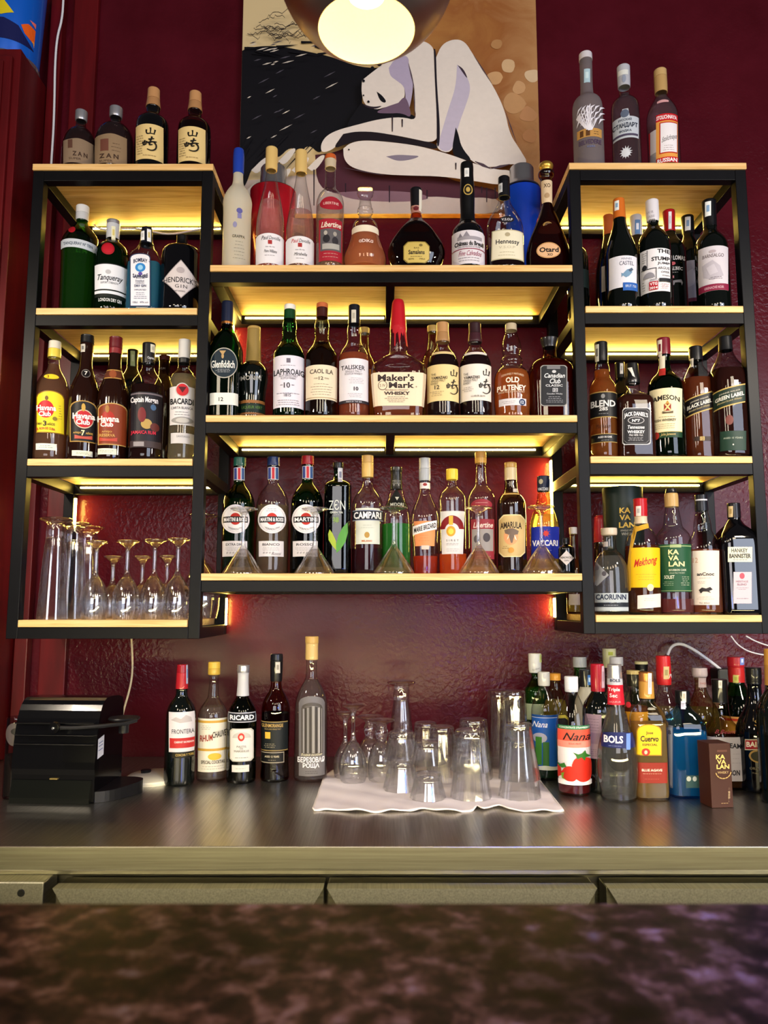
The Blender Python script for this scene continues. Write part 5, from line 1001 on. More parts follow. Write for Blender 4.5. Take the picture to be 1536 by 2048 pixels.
# --- centre bottom row
G = 'bottles on the bottom board of the middle shelf'
for cx, y0, gl, lq, ly, cc, nm, lab, cm in (
   (477, 916, 'dgreen', '#1c5a2a', 1000, '#12463c', 'EXTRA DRY', 'green vermouth bottle with round white label and dark green cap, leftmost of three', 'MARTINI & ROSSI'),
   (545, 915, 'clear', '#b8a68c', 1012, '#1c2c58', 'BIANCO', 'clear vermouth bottle with round white label and blue cap, middle of three', 'MARTINI & ROSSI'),
   (614, 913, 'dgreen', '#160c0c', 1005, '#8c1824', 'ROSSO', 'dark green vermouth bottle with round white label and red cap, rightmost of three', 'MARTINI')):
    dc = cx-6 if cx == 477 else cx-2 if cx == 614 else cx-1
    B('C3', 'vermouth_bottle', lab, cx, .15, [(y0, 11.5), (y0+16, 12), (y0+44, 11.5), (y0+46, 10.5), (y0+55, 12), (y0+62, 18), (y0+72, 26), (y0+86, 31), (y0+100, 32.5)], gl, (lq, ly), ((cc, y0+17, 'cap', 3),), group=G, dec=[
      ('P', 'neck_label'), ('S', 'rect', cx-9, cx+12, y0+19, y0+44, '#b8b4c0'), ('S', 'rect', cx-8, cx-3, y0+20, y0+43, '#2a3a78'), ('S', 'rect', cx-1, cx+4, y0+20, y0+43, '#a8242c'), ('S', 'rect', cx+6, cx+11, y0+20, y0+43, '#2c4a7c'),
      ('L', 'disc', dc-28, dc+28, 1009, 1067, '#d6d3d8'), ('S', 'disc', dc-25, dc+25, 1012, 1064, '#bdb9c2'), ('S', 'disc', dc-24, dc+24, 1013, 1063, '#dedbe0'), ('S', 'disc', dc-11, dc+11, 1026, 1050, '#b02418'), ('S', 'rect', dc-24, dc+24, 1033, 1045, '#141418'), ('T', cm, dc, 1039, 44, 8, '#e8e6ea', b3), ('T', 'VERMOUTH', dc, 1059, 28, 4, '#4a484e', {'arc': -5}), ('N', dc, 1016, 1024, 22, 2, '#8a8890'),
      ('L', 'rect', dc-26, dc+23, 1082, 1113, '#cbc7cc', {'name': 'lower_label'}), ('T', nm, dc-2, 1089, 34, 5, '#2a282e', b2), ('N', dc-2, 1094, 1102, 42, 3, '#9a969e'), ('T', '* * * Rossi', dc, 1107, 36, 7, '#4a464e', {'shear': .4})])
B('C3', 'liqueur_bottle', 'square black-green tea liqueur bottle with leaf print and black cap', 676, .15,
  [(926, 10), (938, 10), (939, 8.5), (958, 9), (961, 13), (967, 23), (972, 27), (980, 27)], 'dgreen', ('#030a06', 975), (('#0c0c0c', 938),), n=3.2, k=1, group=G, dec=[
  ('X', 676, 685, 936, 964, '#b8bac8', '#6a7088'), ('P', 'print'), ('T', 'ZЄN', 674, 1010, 32, 20, '#c8d0c8', {'bold': -.005}), ('T', 'GREEN TEA', 673, 1025, 25, 4, '#c0c8c0', b2), ('T', 'LIQUEUR', 672, 1030, 14, 3, '#a0a8a0'), ('T', '禅', 672, 1040, 12, 13, '#7a9a50', b2),
  ('G', [(660, 1059), (666, 1068), (672, 1082), (673, 1101), (665, 1092), (658, 1080), (657, 1068)], '#94a834'), ('G', [(694, 1045), (695, 1065), (690, 1084), (680, 1100), (673, 1106), (672, 1090), (677, 1070), (685, 1055)], '#4f8f3a')])
B('C3', 'aperitif_bottle', 'clear red aperitif bottle with black banner label and cream-gold cap', 735, .15,
  [(912, 11), (955, 11), (957, 10), (974, 11), (982, 17), (992, 25), (1003, 30), (1015, 31)], 'clear', ('#481420', 1098), (('#c8a060', 926, 'cap', 3), ('#c9a660', 955, 'foil')), group=G, dec=[
  ('L', 'rect', 712, 759, 1016, 1088, '#c8ccc4'), ('S', 'rect', 706, 765, 1020, 1041, '#181c28'), ('S', 'rect', 706, 765, 1020, 1021.5, '#8088a0'), ('S', 'rect', 706, 765, 1039.5, 1041, '#8088a0'), ('T', 'CAMPARI', 735, 1030.5, 53, 14, '#e4e2e8', b3), ('S', 'disc', 729, 739, 1064, 1076, '#a88440'), ('T', 'MILANO', 734, 1082, 20, 4, '#b86428', b2), ('N', 735, 1048, 1058, 26, 2, '#aab0a8')])
B('C3', 'liqueur_bottle', 'bright green melon liqueur bottle with black neck', 793, .15,
  [(935, 11), (944, 11.5), (945, 10), (978, 11), (984, 14), (1000, 18), (1014, 24), (1030, 28), (1045, 29)], 'clear', ('#38a040', 1049), (('#161410', 944), ('#131210', 979, 'foil')), group=G, dec=[
  ('P', 'foil_print'), ('T', 'MELON', 793, 962, 15, 4, '#8a8880'), ('T', 'LIQUEUR', 793, 967, 16, 4, '#8a8880'), ('L', 'tri', 770, 816, 978, 1014, '#101210'), ('T', 'MIDORI', 794, 1009, 26, 7, '#b8b8a8', b2), ('S', 'vee', 790, 798, 994, 1001, '#b0b0a0')])
B('C3', 'liqueur_bottle', 'clear bowling-pin liqueur bottle with slanted white banner and tall silver cap', 851, .15,
  [(917, 10.5), (961, 11), (963, 10), (977, 10), (990, 12), (1003, 18), (1015, 24), (1030, 29), (1045, 30), (1070, 28), (1100, 26), (1145, 24)], 'clear', ('#d0401e', 1113), (('#a8acb4', 938, 'cap', 4), ('#9ca0a8', 962)), group=G, dec=[
  ('P', 'neck_label'), ('S', 'rect', 840, 861, 965, 977, '#cfc8cc'), ('S', 'disc', 846, 854, 966, 972, '#8a2a28'), ('L', 'rect', 828, 871, 1042, 1092, '#d88a58', {'tw': .12}), ('S', 'slant', 826, 873, 1046, 1064, '#e4e0e2', {'a': 12}), ('T', 'MARIE BRIZARD', 850, 1055, 43, 10, '#1c181c', {'bold': .03, 'rise': 11}), ('N', 848, 1068, 1084, 24, 3, '#c87848'), ('S', 'rect', 843, 858, 1091, 1099, '#c8b8b0')])
B('C3', 'liqueur_bottle', 'clear liqueur bottle with gold cap and white label with red fan', 905, .15,
  [(939, 11), (960, 11), (962, 9), (969, 9), (971, 11), (974, 10), (980, 17), (988, 25), (997, 28), (1008, 28)], 'clear', ('#e86a24', 1108), (('#d8b838', 960),), group=G, dec=[
  ('L', 'rect', 881, 929, 1022, 1108, '#cfcdd0', {'tw': .14}), ('S', 'fan', 880, 928, 1031, 1058, '#7c141c'), ('S', 'disc', 890, 918, 1046, 1076, '#cfcdd0'), ('S', 'disc', 893, 911, 1052, 1073, '#c8962c'), ('S', 'disc', 897, 907, 1057, 1069, '#e8c84c'), ('S', 'rect', 898, 906, 1032, 1050, '#d8a838'), ('T', 'S I R E T', 905, 1081, 24, 4, '#6a6668'), ('N', 905, 1086, 1091, 34, 2, '#9a9698'), ('N', 905, 1096, 1104, 30, 2, '#b0acae')])
B('C3', 'eau_de_vie_bottle', 'clear bottle with tan stopper and faded red picture label behind a cocktail glass', 963, .15,
  [(905, 10.5), (918, 11), (928, 10.5), (930, 10), (970, 11), (976, 16), (984, 23), (993, 27), (1005, 28)], 'clear', ('#ecc060', 1131), (('#b08444', 916), ('#c09448', 927, 'cork')), group=G, dec=[
  ('L', 'disc', 942, 984, 998, 1020, '#8c2430', {'name': 'shoulder_label'}), ('N', 963, 1003, 1008, 26, 1, '#d8a8a0'), ('L', 'rect', 942, 988, 1038, 1118, '#842430'), ('S', 'rect', 944, 986, 1058, 1102, '#8c8684'), ('S', 'disc', 966, 980, 1066, 1084, '#3a3438'), ('S', 'disc', 948, 960, 1070, 1086, '#4a4448'), ('T', 'Libertine', 966, 1050, 38, 11, '#d8c0b8', {'shear': .3, 'bold': .02}), ('N', 965, 1106, 1115, 32, 2, '#c89890')])
B('C3', 'liqueur_bottle', 'dark brown cream liqueur bottle with gold label showing an elephant head', 1023, .15,
  [(926, 11), (961, 11.5), (963, 12), (978, 13), (986, 15), (987, 16), (994, 23), (1004, 28), (1015, 29)], 'brown', None, (('#a8844a', 936, 'cap', 3), ('#b8a888', 961)), group=G, dec=[
  ('P', 'neck_ring'), ('S', 'rect', 1006, 1038, 986, 989, '#b89858'), ('P', 'seal'), ('S', 'rect', 1026, 1034, 977, 984, '#b8b0a8'), ('L', 'oct', 998, 1050, 1029, 1114, '#d8cc9c', {'a': 9}), ('S', 'oct', 999.5, 1048.5, 1031, 1112, '#c2a874', {'a': 9}), ('T', 'AMARULA', 1022, 1050, 42, 13, '#33241a', {'bold': .03, 'arc': 2}),
  ('S', 'disc', 1008, 1036, 1056, 1090, '#cf9468'), ('G', [(1009, 1060), (1016, 1058), (1020, 1057), (1026, 1057), (1031, 1059), (1037, 1062), (1035, 1069), (1029, 1070), (1027, 1078), (1025, 1086), (1022, 1086), (1019, 1076), (1017, 1069), (1011, 1067)], '#6a5a50'), ('G', [(1019, 1068), (1017, 1076), (1014, 1080), (1016, 1074)], '#e8dcc8'), ('G', [(1028, 1070), (1030, 1078), (1033, 1081), (1031, 1074)], '#e8dcc8'), ('N', 1012, 1091, 1098, 16, 2, '#7a6444'), ('S', 'disc', 1017, 1028, 1095, 1106, '#c08a3c')])
B('C3', 'liqueur_bottle', 'fluted clear liqueur bottle with navy cap and bright blue label', 1090, .15,
  [(953, 11.5), (983, 12), (985, 11.5), (1002, 14), (1018, 19), (1034, 25), (1048, 29), (1065, 29)], 'yellow', ('#e6d8a0', 1030), (('#141c38', 983),), group=G, dec=[
  ('P', 'cap_print'), ('T', 'VACCARI', 1086, 978, 20, 6, '#c8ccd8', b3), ('S', 'disc', 1078, 1086, 958, 968, '#a8a088'), ('L', 'rect', 1063, 1118, 1053, 1117, '#1c2ca0'), ('T', 'VACCARI', 1090, 1086, 50, 12, '#e8e8ee', b3), ('S', 'disc', 1087, 1097, 1062, 1072, '#c83830')]
  + [('G', [(1092+4*cos(a), 1067+4*sin(a)), (1092+9*cos(a+.25), 1067+9*sin(a+.25)), (1092+4*cos(a+.5), 1067+4*sin(a+.5))], '#c83830') for a in [i*.785 for i in range(8)]]+[('N', 1090, 1098, 1110, 34, 2, '#8a94d0')])
B('C3', 'miniature_bottle', 'tiny black gin bottle with diamond label at the right end of the bottom board', 1133, .06, [(1076, 5.5), (1081, 6), (1090, 5), (1092, 11), (1095, 15), (1100, 16)], 'black', None, ('#0a0a0c', 1086), group=G, dec=[
  ('L', 'diamond', 1118.5, 1147.5, 1101, 1131, '#c4bcc0'), ('T', "HENDRICK'S", 1133, 1115, 24, 4, '#26242a', b2), ('T', 'GIN', 1133, 1121, 8, 3, '#26242a')])
# ------------------------------------------------------------------ upturned cocktail glasses
G = 'upturned cocktail glasses on the bottom board of the middle shelf'
for cx, fy, lab in ((485, 1016, 'upturned cocktail glass before the leftmost green vermouth bottle'), (629, 1016, 'upturned cocktail glass before the red-capped vermouth and the leaf-print bottle'),
                    (788, 1014, 'upturned cocktail glass before the bright green melon liqueur'), (958, 1014, 'upturned cocktail glass before the faded red picture label'), (1085, 1012, 'upturned cocktail glass holding blue and pink reflections before the blue label')):
    GLASS('C3', 'cocktail_glass', lab, cx, .055, [(fy-1, 8), (fy, 26), (fy+3, 28), (fy+5, 20), (fy+10, 6), (fy+22, 3.6), (fy+55, 3.4), (fy+75, 4.5), (fy+81, 8), (fy+92, 16), (fy+110, 28), (fy+129, 40), (fy+131, 40.5)], fy+84, G)
# ------------------------------------------------------------------ glasses in the lowest left bay
G = 'tall footed beer glasses in the lowest left bay'
for cx, bk, fy, lab in ((103, .048, 1037, 'tall upturned footed beer glass, leftmost and nearest in the lowest left bay'), (140, .145, 1046, 'tall upturned footed beer glass, middle one in the lowest left bay'), (168, .235, 1054, 'tall upturned footed beer glass, furthest back by the led light')):
    GLASS('L3', 'beer_glass', lab, cx, bk, [(fy-2, 20), (fy, 31), (fy+3, 32), (fy+7, 20), (fy+13, 16), (fy+16, 18), (fy+34, 19), (fy+37, 18), (fy+60, 21), (fy+120, 25), (fy+195, 29)], fy+40, G, flute=8)
G = 'upturned wine glasses in the lowest left bay'
def wine(sh, cx, bk, fy, s, lab, g, base=None, yr=1240):
    L_ = yr-fy
    return GLASS(sh, 'wine_glass', lab, cx, bk, [(fy-1, 9), (fy, 24*s), (fy+3, 27*s), (fy+6, 18*s), (fy+13, 5.5), (fy+24, 4), (fy+.36*L_, 3.8), (fy+.44*L_, 6), (fy+.5*L_, 16*s), (fy+.58*L_, 25*s), (fy+.7*L_, 31*s), (fy+.8*L_, 32*s), (fy+.92*L_, 30*s), (yr, 27*s)], fy+.47*L_, g, base)
for cx, fy, lab in ((187, 1082, 'upturned wine glass, first in the front row of the lowest left bay'), (250, 1081, 'upturned wine glass, second in the front row of the lowest left bay'),
                    (305, 1079, 'upturned wine glass, third in the front row of the lowest left bay'), (352, 1077, 'upturned wine glass, last in the front row beside the post')):
    wine('L3', cx, .08 if cx == 305 else .045, fy, .86, lab, G)
for cx, fy, lab in ((222, 1112, 'small upturned wine glass in the back row, between the first and second front ones'), (281, 1112, 'small upturned wine glass in the back row, between the second and third front ones'), (331, 1111, 'small upturned wine glass in the back row, behind the third and last front ones')):
    wine('L3', cx, .17, fy, .72, lab, G)
wine('L3', 401, .25, 1029, 1.15, 'large upturned balloon wine glass at the back corner behind the post', G)

# ------------------------------------------------------------------ towel and the glasses on it
tw_out = [(640, 1567), (626, 1612), (624, 1624), (650, 1622), (690, 1625), (740, 1627), (790, 1626), (832, 1624), (850, 1620), (870, 1624), (905, 1627), (945, 1624), (955, 1617), (966, 1624), (985, 1618), (1000, 1616), (1016, 1622), (1045, 1626), (1090, 1626), (1130, 1624), (1122, 1612), (1102, 1596), (1088, 1578), (1076, 1556), (1060, 1545), (900, 1538), (760, 1538), (668, 1542), (650, 1552)]
def towel():
    def fn(m, nt, N, L):
        b = N['Principled BSDF']; b.inputs['Base Color'].default_value = lin('#e6dcdc'); b.inputs['Roughness'].default_value = .9
        v = texcoord(N, L); bump(N, L, noise(N, L, v, 320, 3), b, .35, .001)
    return mat('white_terry_cloth', fn)
import bmesh
bm = bmesh.new(); outl = [PZ(x, y, ZK) for x, y in tw_out]
cxm = sum(p[0] for p in outl)/len(outl); cym = sum(p[1] for p in outl)/len(outl)
NX, NY = 90, 46; xs0, xs1 = min(p[0] for p in outl), max(p[0] for p in outl); ys0, ys1 = min(p[1] for p in outl), max(p[1] for p in outl)
tv, tf = [], []
for i in range(NX+1):     # for each column, span the cloth between its near and far hem
    X = xs0+.004+(xs1-xs0-.008)*i/NX; ys = []
    for (a, b) in zip(outl, outl[1:]+outl[:1]):
        if (a[0]-X)*(b[0]-X) <= 0 and a[0] != b[0]: ys.append(a[1]+(b[1]-a[1])*(X-a[0])/(b[0]-a[0]))
    lo, hi = (min(ys), max(ys)) if ys else (ys0, ys0)
    for j in range(NY+1):
        t = j/NY; Y = lo+(hi-lo)*t; e = min(t, 1-t, i/NX*2, (1-i/NX)*2)
        rip = .0022*sin(X*95+2*sin(Y*30))*math.exp(-t*9)+.0012*sin(X*40+Y*55)
        tv.append((X, Y, .0042+max(-.0012, rip)+.004*math.exp(-t*26)*(.5+.5*sin(X*61))))
for i in range(NX):
    for j in range(NY): a = i*(NY+1)+j; tf.append((a, a+NY+1, a+NY+2, a+1))
bm.free(); mb = MB(); mb.add(tv, tf, towel(), True); o = mb.build('towel', None, (0, 0, ZK), auto=False)
sm = o.modifiers.new('thickness', 'SOLIDIFY'); sm.thickness = .003; sm.offset = -1
tag(o, 'white folded cloth spread on the steel counter under the clean glasses', 'towel')
G = 'stemmed glasses on the white cloth'
wine('K', 690, 0, 1424, .74, 'small upturned wine glass at the back left of the cloth', G, 1562, 1562)
wine('K', 706, 0, 1409, .87, 'upturned wine glass in front at the left end of the cloth', G, 1572, 1572)
def goblet(cx, fy, base, lab):
    GLASS('K', 'goblet', lab, cx, 0, [(fy-1, 10), (fy, 25), (fy+3, 28), (fy+7, 16), (fy+13, 9), (fy+20, 12), (fy+28, 14), (fy+36, 11), (fy+44, 10), (fy+49, 16), (fy+62, 23), (fy+90, 28), (fy+115, 28), (base, 25)], fy+50, 'stemmed glasses on the white cloth', base)
goblet(740, 1431, 1558, 'upturned short-stemmed goblet, the rear one behind the wine glasses')
goblet(763, 1438, 1569, 'upturned short-stemmed goblet, the nearer one, left of the tumblers')
GLASS('K', 'beer_glass', 'tall upturned footed beer glass rising behind the tumblers on the cloth', 803, 0, [(1361, 22), (1363, 28), (1366, 29), (1370, 18), (1375, 15), (1396, 16), (1399, 15), (1420, 18), (1470, 23), (1560, 28)], 1401, 'stemmed glasses on the white cloth', 1560, flute=8)
G = 'upturned tumblers stacked on the white cloth'
def tumbler(cx, yt, yb, ht, hb, lab, base=None, z=0, name='tumbler', fl=10):
    Yc = None
    o = GLASS('K', name, lab, cx, 0, [(yt, ht*.9), (yt+1.5, ht), (yt+6, ht*1.03), (yt+14, ht*1.02+.3), (yt+(yb-yt)*.45, ht+(hb-ht)*.42), (yb, hb)], yt+11, G, base or yb, th=.0022, flute=fl)
    if z: o.location.z += z
    return o
def stack(cx, yt, ymid, yb, ht, hb, la, lb, fl=10, mid_t=None):
    """two nested: the lower one on the cloth, the upper one's rim at ymid"""
    Y = PZ(cx, yb, ZK)[1]; lo_t = mid_t or (yt+(yb-ymid)*.93)
    a = tumbler(cx, lo_t, yb, ht*1.0, hb, la, fl=fl)
    Yc = a.location.y; zr = P(768, ymid, Yc)[1]-a.location.z
    b = tumbler(cx, yt+(yb-ymid), yb, ht, hb*.985, lb, fl=fl); b.location = (a.location.x+.0005, Yc, a.location.z+zr)
stack(856, 1469, 1526, 1608, 26, 36, 'lower tumbler of the short front stack, left of the middle of the cloth', 'upper tumbler of the short front stack, left of the middle of the cloth')
stack(942, 1445, 1540, 1607, 30, 41, 'lower tumbler of the broad stack in the middle of the cloth', 'upper tumbler of the broad stack in the middle of the cloth', 12)
stack(1040, 1430, 1556, 1606, 25, 42, 'lower tall tumbler of the rightmost front stack on the cloth', 'upper tall tumbler of the rightmost front stack on the cloth', 14)
stack(803, 1450, 1516, 1590, 25, 37, 'lower tumbler of the front left stack, beside the goblets', 'upper tumbler of the front left stack, beside the goblets')
tumbler(885, 1452, 1572, 24, 33, 'single tumbler behind the short front stack, beside the broad stack')
tumbler(852, 1444, 1562, 22, 30, 'single tumbler standing at the back, behind the short front stack')
tumbler(948, 1437, 1566, 27, 38, 'single tumbler behind the broad middle stack')
tumbler(1003, 1380, 1550, 24, 30, 'tall highball tumbler at the back right, the left one of the pair')
tumbler(1030, 1381, 1568, 24, 32, 'tall highball tumbler at the back right, the right one of the pair')

# ------------------------------------------------------------------ counter, left
bk1 = paint('#08080a', .16, 0, .5); bk2 = paint('#131316', .38)
# coffee machine, slightly turned
Xm, Ym = PZ(118, 1606, ZK)
cm = empty('coffee_machine', (Xm-.01, Ym+.001, ZK), 'glossy black capsule coffee machine at the left end of the counter', 'coffee machine'); cm.rotation_euler = (0, 0, R(-4)); cm.location.z += .0003
Wm = .105; s = 1/P(769, 1500, Ym)[0]
H = P(768, 1398, Ym)[1]-ZK
def cmp(m, nm, par=cm): return m.build(nm, par)
side = [(0, 0), (0, .055), (-.004, .08), (.0, .12), (.004, .155), (.014, H-.035), (.03, H-.01), (.055, H), (.14, H-.005), (.15, H-.03), (.15, 0)]
mb = MB(); mb.prismx(smoothpath([side[0]]+side[1:], 1), -Wm, Wm*.86, bk1); o = cmp(mb, 'housing')
bv = o.modifiers.new('edges', 'BEVEL'); bv.width = .003; bv.segments = 2; bv.limit_method = 'ANGLE'
for z, h in ((.128, .0032), (.148, .002), (.174, .003)):
    mb = MB(); mb.box(-Wm*.97, Wm*.82, -.006, .014, z, z+h, bk1, .001); cmp(mb, 'ridge')
mb = MB(); mb.prismx([(-.012, 0), (-.012, .012), (-.0035, .05), (.02, .05), (.02, 0)], -Wm*.97, Wm*.80, paint('#0c0e0c', .2, 0, .5)); cmp(mb, 'lower_front')
mb = MB(); mb.box(-.012, .006, -.0065, .0, .052, .0545, paint('#b8a060', .3, .7)); cmp(mb, 'badge')
mb = MB(); pl = smoothpath([(Wm*.862, .004), (Wm*1.15, .02), (Wm*1.48, .085), (Wm*1.52, .125), (Wm*1.3, .14), (Wm*.862, .14)], 2); n_ = len(pl)
mb.add([(x, y, 0) for x, y in pl]+[(x, y, .024+.05*max(0, y-.02)) for x, y in pl], [(i, (i+1) % n_, n_+(i+1) % n_, n_+i) for i in range(n_)]+[tuple(range(n_, 2*n_)), tuple(range(n_))[::-1]], bk2); cmp(mb, 'side_tray')
mb = MB(); mb.tube([(-.0, -.016, .168), (.05, -.017, .1685), (Wm, -.012, .172), (Wm+.05, .0, .176), (Wm+.07, .02, .181)], .0045, bk2); lv = cmp(mb, 'lever')
mb = MB(); mb.lathe([(0, -.004), (.012, -.004), (.014, 0), (.012, .006), (0, .007)], bk1, 24); mb.v = [(x, -.018+z*-1, .168+y) for x, y, z in mb.v]; mb.build('knob', lv)
mb = MB(); mb.lathe([(0, 0), (.0035, 0), (.003, .002), (0, .0025)], paint('#c8c8d0', .2, .9), 12); mb.v = [(x, -.0255-z, .168+y) for x, y, z in mb.v]; mb.build('screw', lv)
mb = MB(); mb.lathe([(0, .186), (.034, .186), (.036, .183), (.034, .180), (.012, .176), (.011, .15), (0, .15)], bk2, 28); mb.v = [(x+Wm+.034, y+.035, z) for x, y, z in mb.v]; cmp(mb, 'capsule_holder')
mb = MB(); xs = Wm*.86+.0008
WHT = paint('#c4c6d2', .5); INK = paint('#4a5a8c', .5)
mb.add([(xs, .008, .095), (xs, .04, .10), (xs, .04, .145), (xs, .008, .139)], [(0, 1, 2, 3)], WHT)
for z in (.128, .121, .112): mb.add([(xs+.0004, .012, z), (xs+.0004, .034, z+.003), (xs+.0004, .034, z+.005), (xs+.0004, .012, z+.002)], [(0, 1, 2, 3)], INK)
cmp(mb, 'sticker')
B('K', 'water_carafe', 'clear carafe with a grey tree print beside the coffee machine, at the left edge', 26, 0, [(1432, 20), (1436, 22), (1480, 22), (1560, 22), (1598, 22)], 'smoke', ('#7a7674', 1508), (), cat='carafe', base=1600, dec=[
   ('P', 'tree_print'), ('S', 'disc', 12, 44, 1446, 1492, '#4c4444'), ('S', 'disc', 22, 44, 1456, 1470, '#1c1818'), ('S', 'rect', 30, 31.5, 1468, 1488, '#1c1818')])
# lid
Xl, Yl = PZ(287, 1575, ZK); Yl += .082
lid = empty('pot_lid', (Xl, Yl, ZK), 'white round lid with black knob lying behind the coffee machine', 'lid')
mb = MB(); mb.lathe([(0, .010), (.03, .0095), (.07, .0075), (.0795, .005), (.081, .003), (.079, 0), (0, 0)], paint('#e6dfc6', .3, 0, .3), 48); mb.v = [(x*.86, y, z*2.0) for x, y, z in mb.v]; mb.build('disc', lid)
mb = MB(); mb.lathe([(0, .026), (.012, .026), (.0135, .024), (.012, .02), (.015, .014), (.015, .0125)], bk2, 28); mb.v = [(x-.02, y, z) for x, y, z in mb.v]; mb.build('knob', lid)

G = 'bottles standing at the left of the counter'
B('K', 'wine_bottle', 'red wine bottle with white label and red stripe, leftmost bottle on the counter', 361, 0,
  [(1329, 9.5), (1345, 10.5), (1377, 11.5), (1379, 11), (1392, 12), (1400, 18), (1410, 25), (1424, 29), (1440, 30)], 'wine', None, (('#8c1420', 1345, 'capsule'), ('#a01c26', 1377, 'foil')), base=1573, group=G, dec=[
  ('X', 372, 378, 1329, 1368, '#98a4bc', '#5a78a8'), ('L', 'rect', 338, 394, 1424, 1504, '#cfc9cc'), ('G', [(342, 1440), (352, 1434), (362, 1438), (372, 1430), (382, 1435), (384, 1444), (360, 1446)], '#b0a8a8'), ('T', 'FRONTERA', 366, 1463, 44, 9, '#33343c', {'bold': .005}), ('S', 'rect', 340, 391, 1476, 1496, '#b02828'), ('T', 'CABERNET SAUVIGNON', 368, 1484, 38, 4, '#e8d4d0', b2),
  ('L', 'rect', 344, 392, 1504, 1516, '#17150e', {'name': 'lower_band'}), ('T', 'CONCHA Y TORO', 370, 1510, 38, 5, '#b89a4c', b2)])
B('K', 'rum_bottle', 'clear rum bottle with white and gold label, second bottle on the counter', 425, 0,
  [(1324, 11), (1348, 11.5), (1350, 10), (1362, 8.5), (1380, 10), (1395, 11), (1403, 17), (1414, 24), (1425, 29), (1440, 30)], 'clear', ('#e0d4c8', 1412), (('#c8a440', 1336), ('#b8963a', 1349)), base=1565, group=G, dec=[
  ('L', 'rect', 396, 455, 1437, 1544, '#d4cdbc'), ('S', 'rect', 396, 455, 1441, 1446, '#b8903c'), ('S', 'rect', 396, 455, 1497, 1502, '#b8903c'), ('N', 412, 1450, 1460, 22, 3, '#8a8478'), ('T', 'RHUM', 413, 1476, 24, 13, '#8a2c1c', {'bold': .02, 'rise': 3}), ('T', 'CHAUVET', 440, 1468, 30, 13, '#33302a', {'bold': .02, 'rise': 4}), ('S', 'disc', 416, 442, 1506, 1520, '#c8a838'), ('T', 'SPECIAL COCKTAIL', 426, 1524, 46, 7, '#5a5448', b2), ('N', 426, 1530, 1540, 44, 2, '#8a8478')])
B('K', 'pastis_bottle', 'olive-green pastis bottle with silver neck foil and black banner label', 484, 0,
  [(1330, 11.5), (1343, 12), (1346, 10), (1365, 10), (1390, 11.5), (1393, 12), (1400, 16), (1412, 24), (1425, 28), (1440, 29)], 'olive', ('#20240a', 1400), (('silver', 1345, 'cap', 3), ('#b4b4b8', 1391, 'foil')), base=1568, group=G, dec=[
  ('L', 'rect', 456, 512, 1425, 1445, '#a8a8b0'), ('S', 'rect', 457.5, 510.5, 1427, 1443, '#14161e'), ('T', 'RICARD', 484, 1435, 47, 10, '#e4e4ea', b3), ('L', 'oct', 460, 507, 1457, 1523, '#b8b4a8', {'a': 5, 'name': 'lower_label'}), ('S', 'oct', 462, 505, 1459, 1521, '#d2cec8', {'a': 5}), ('S', 'fan', 465, 502, 1464, 1476, '#b8b4ae'), ('S', 'disc', 476, 489, 1466, 1482, '#b8342c'), ('S', 'disc', 479, 486, 1470, 1478, '#e0b8a8'), ('T', 'PASTIS', 483, 1493, 18, 4, '#5a5850'), ('T', 'DE', 483, 1497, 6, 3, '#5a5850'), ('T', 'MARSEILLE', 483, 1502, 28, 4, '#5a5850'), ('N', 483, 1512, 1518, 28, 1, '#6a6860'),
  ('L', 'rect', 464, 498, 1530, 1544, '#ccc8c0', {'name': 'strip_label'}), ('N', 481, 1534, 1540, 22, 1, '#8a8880')])
B('K', 'whisky_bottle', 'dark whisky bottle with flared foot, black label and gold square, fourth on the counter', 549, 0,
  [(1308, 11), (1320, 12), (1362, 11), (1364, 10), (1378, 12), (1388, 18), (1400, 25), (1412, 28), (1430, 29), (1520, 27), (1545, 29), (1555, 31)], 'amber', ('#1c0c0a', 1425), (('#101218', 1320), ('#0e0e12', 1362, 'foil')), base=1565, group=G, dec=[
  ('X', 551, 560, 1324, 1346, '#c0b8ac', '#8a8478'), ('L', 'rect', 521, 575, 1443, 1502, '#8a7444'), ('S', 'rect', 521, 575, 1445, 1500, '#12171a'), ('T', 'GLENMORANGIE', 545, 1451, 42, 7, '#b09050', b2), ('T', 'HIGHLAND SINGLE MALT', 546, 1458, 32, 3, '#9a8452'), ('S', 'rect', 531, 541, 1464, 1477, '#d8a83c'), ('N', 540, 1486, 1496, 22, 3, '#9a9078'), ('L', 'rect', 521, 568, 1504, 1526, '#8a8070', {'name': 'lower_label'}), ('S', 'rect', 522.5, 566.5, 1506, 1524, '#101012'), ('T', 'AGED 12 YEARS', 544, 1513, 28, 4, '#b8ac90', b2), ('N', 544, 1518, 1522, 20, 1, '#8a8070')])
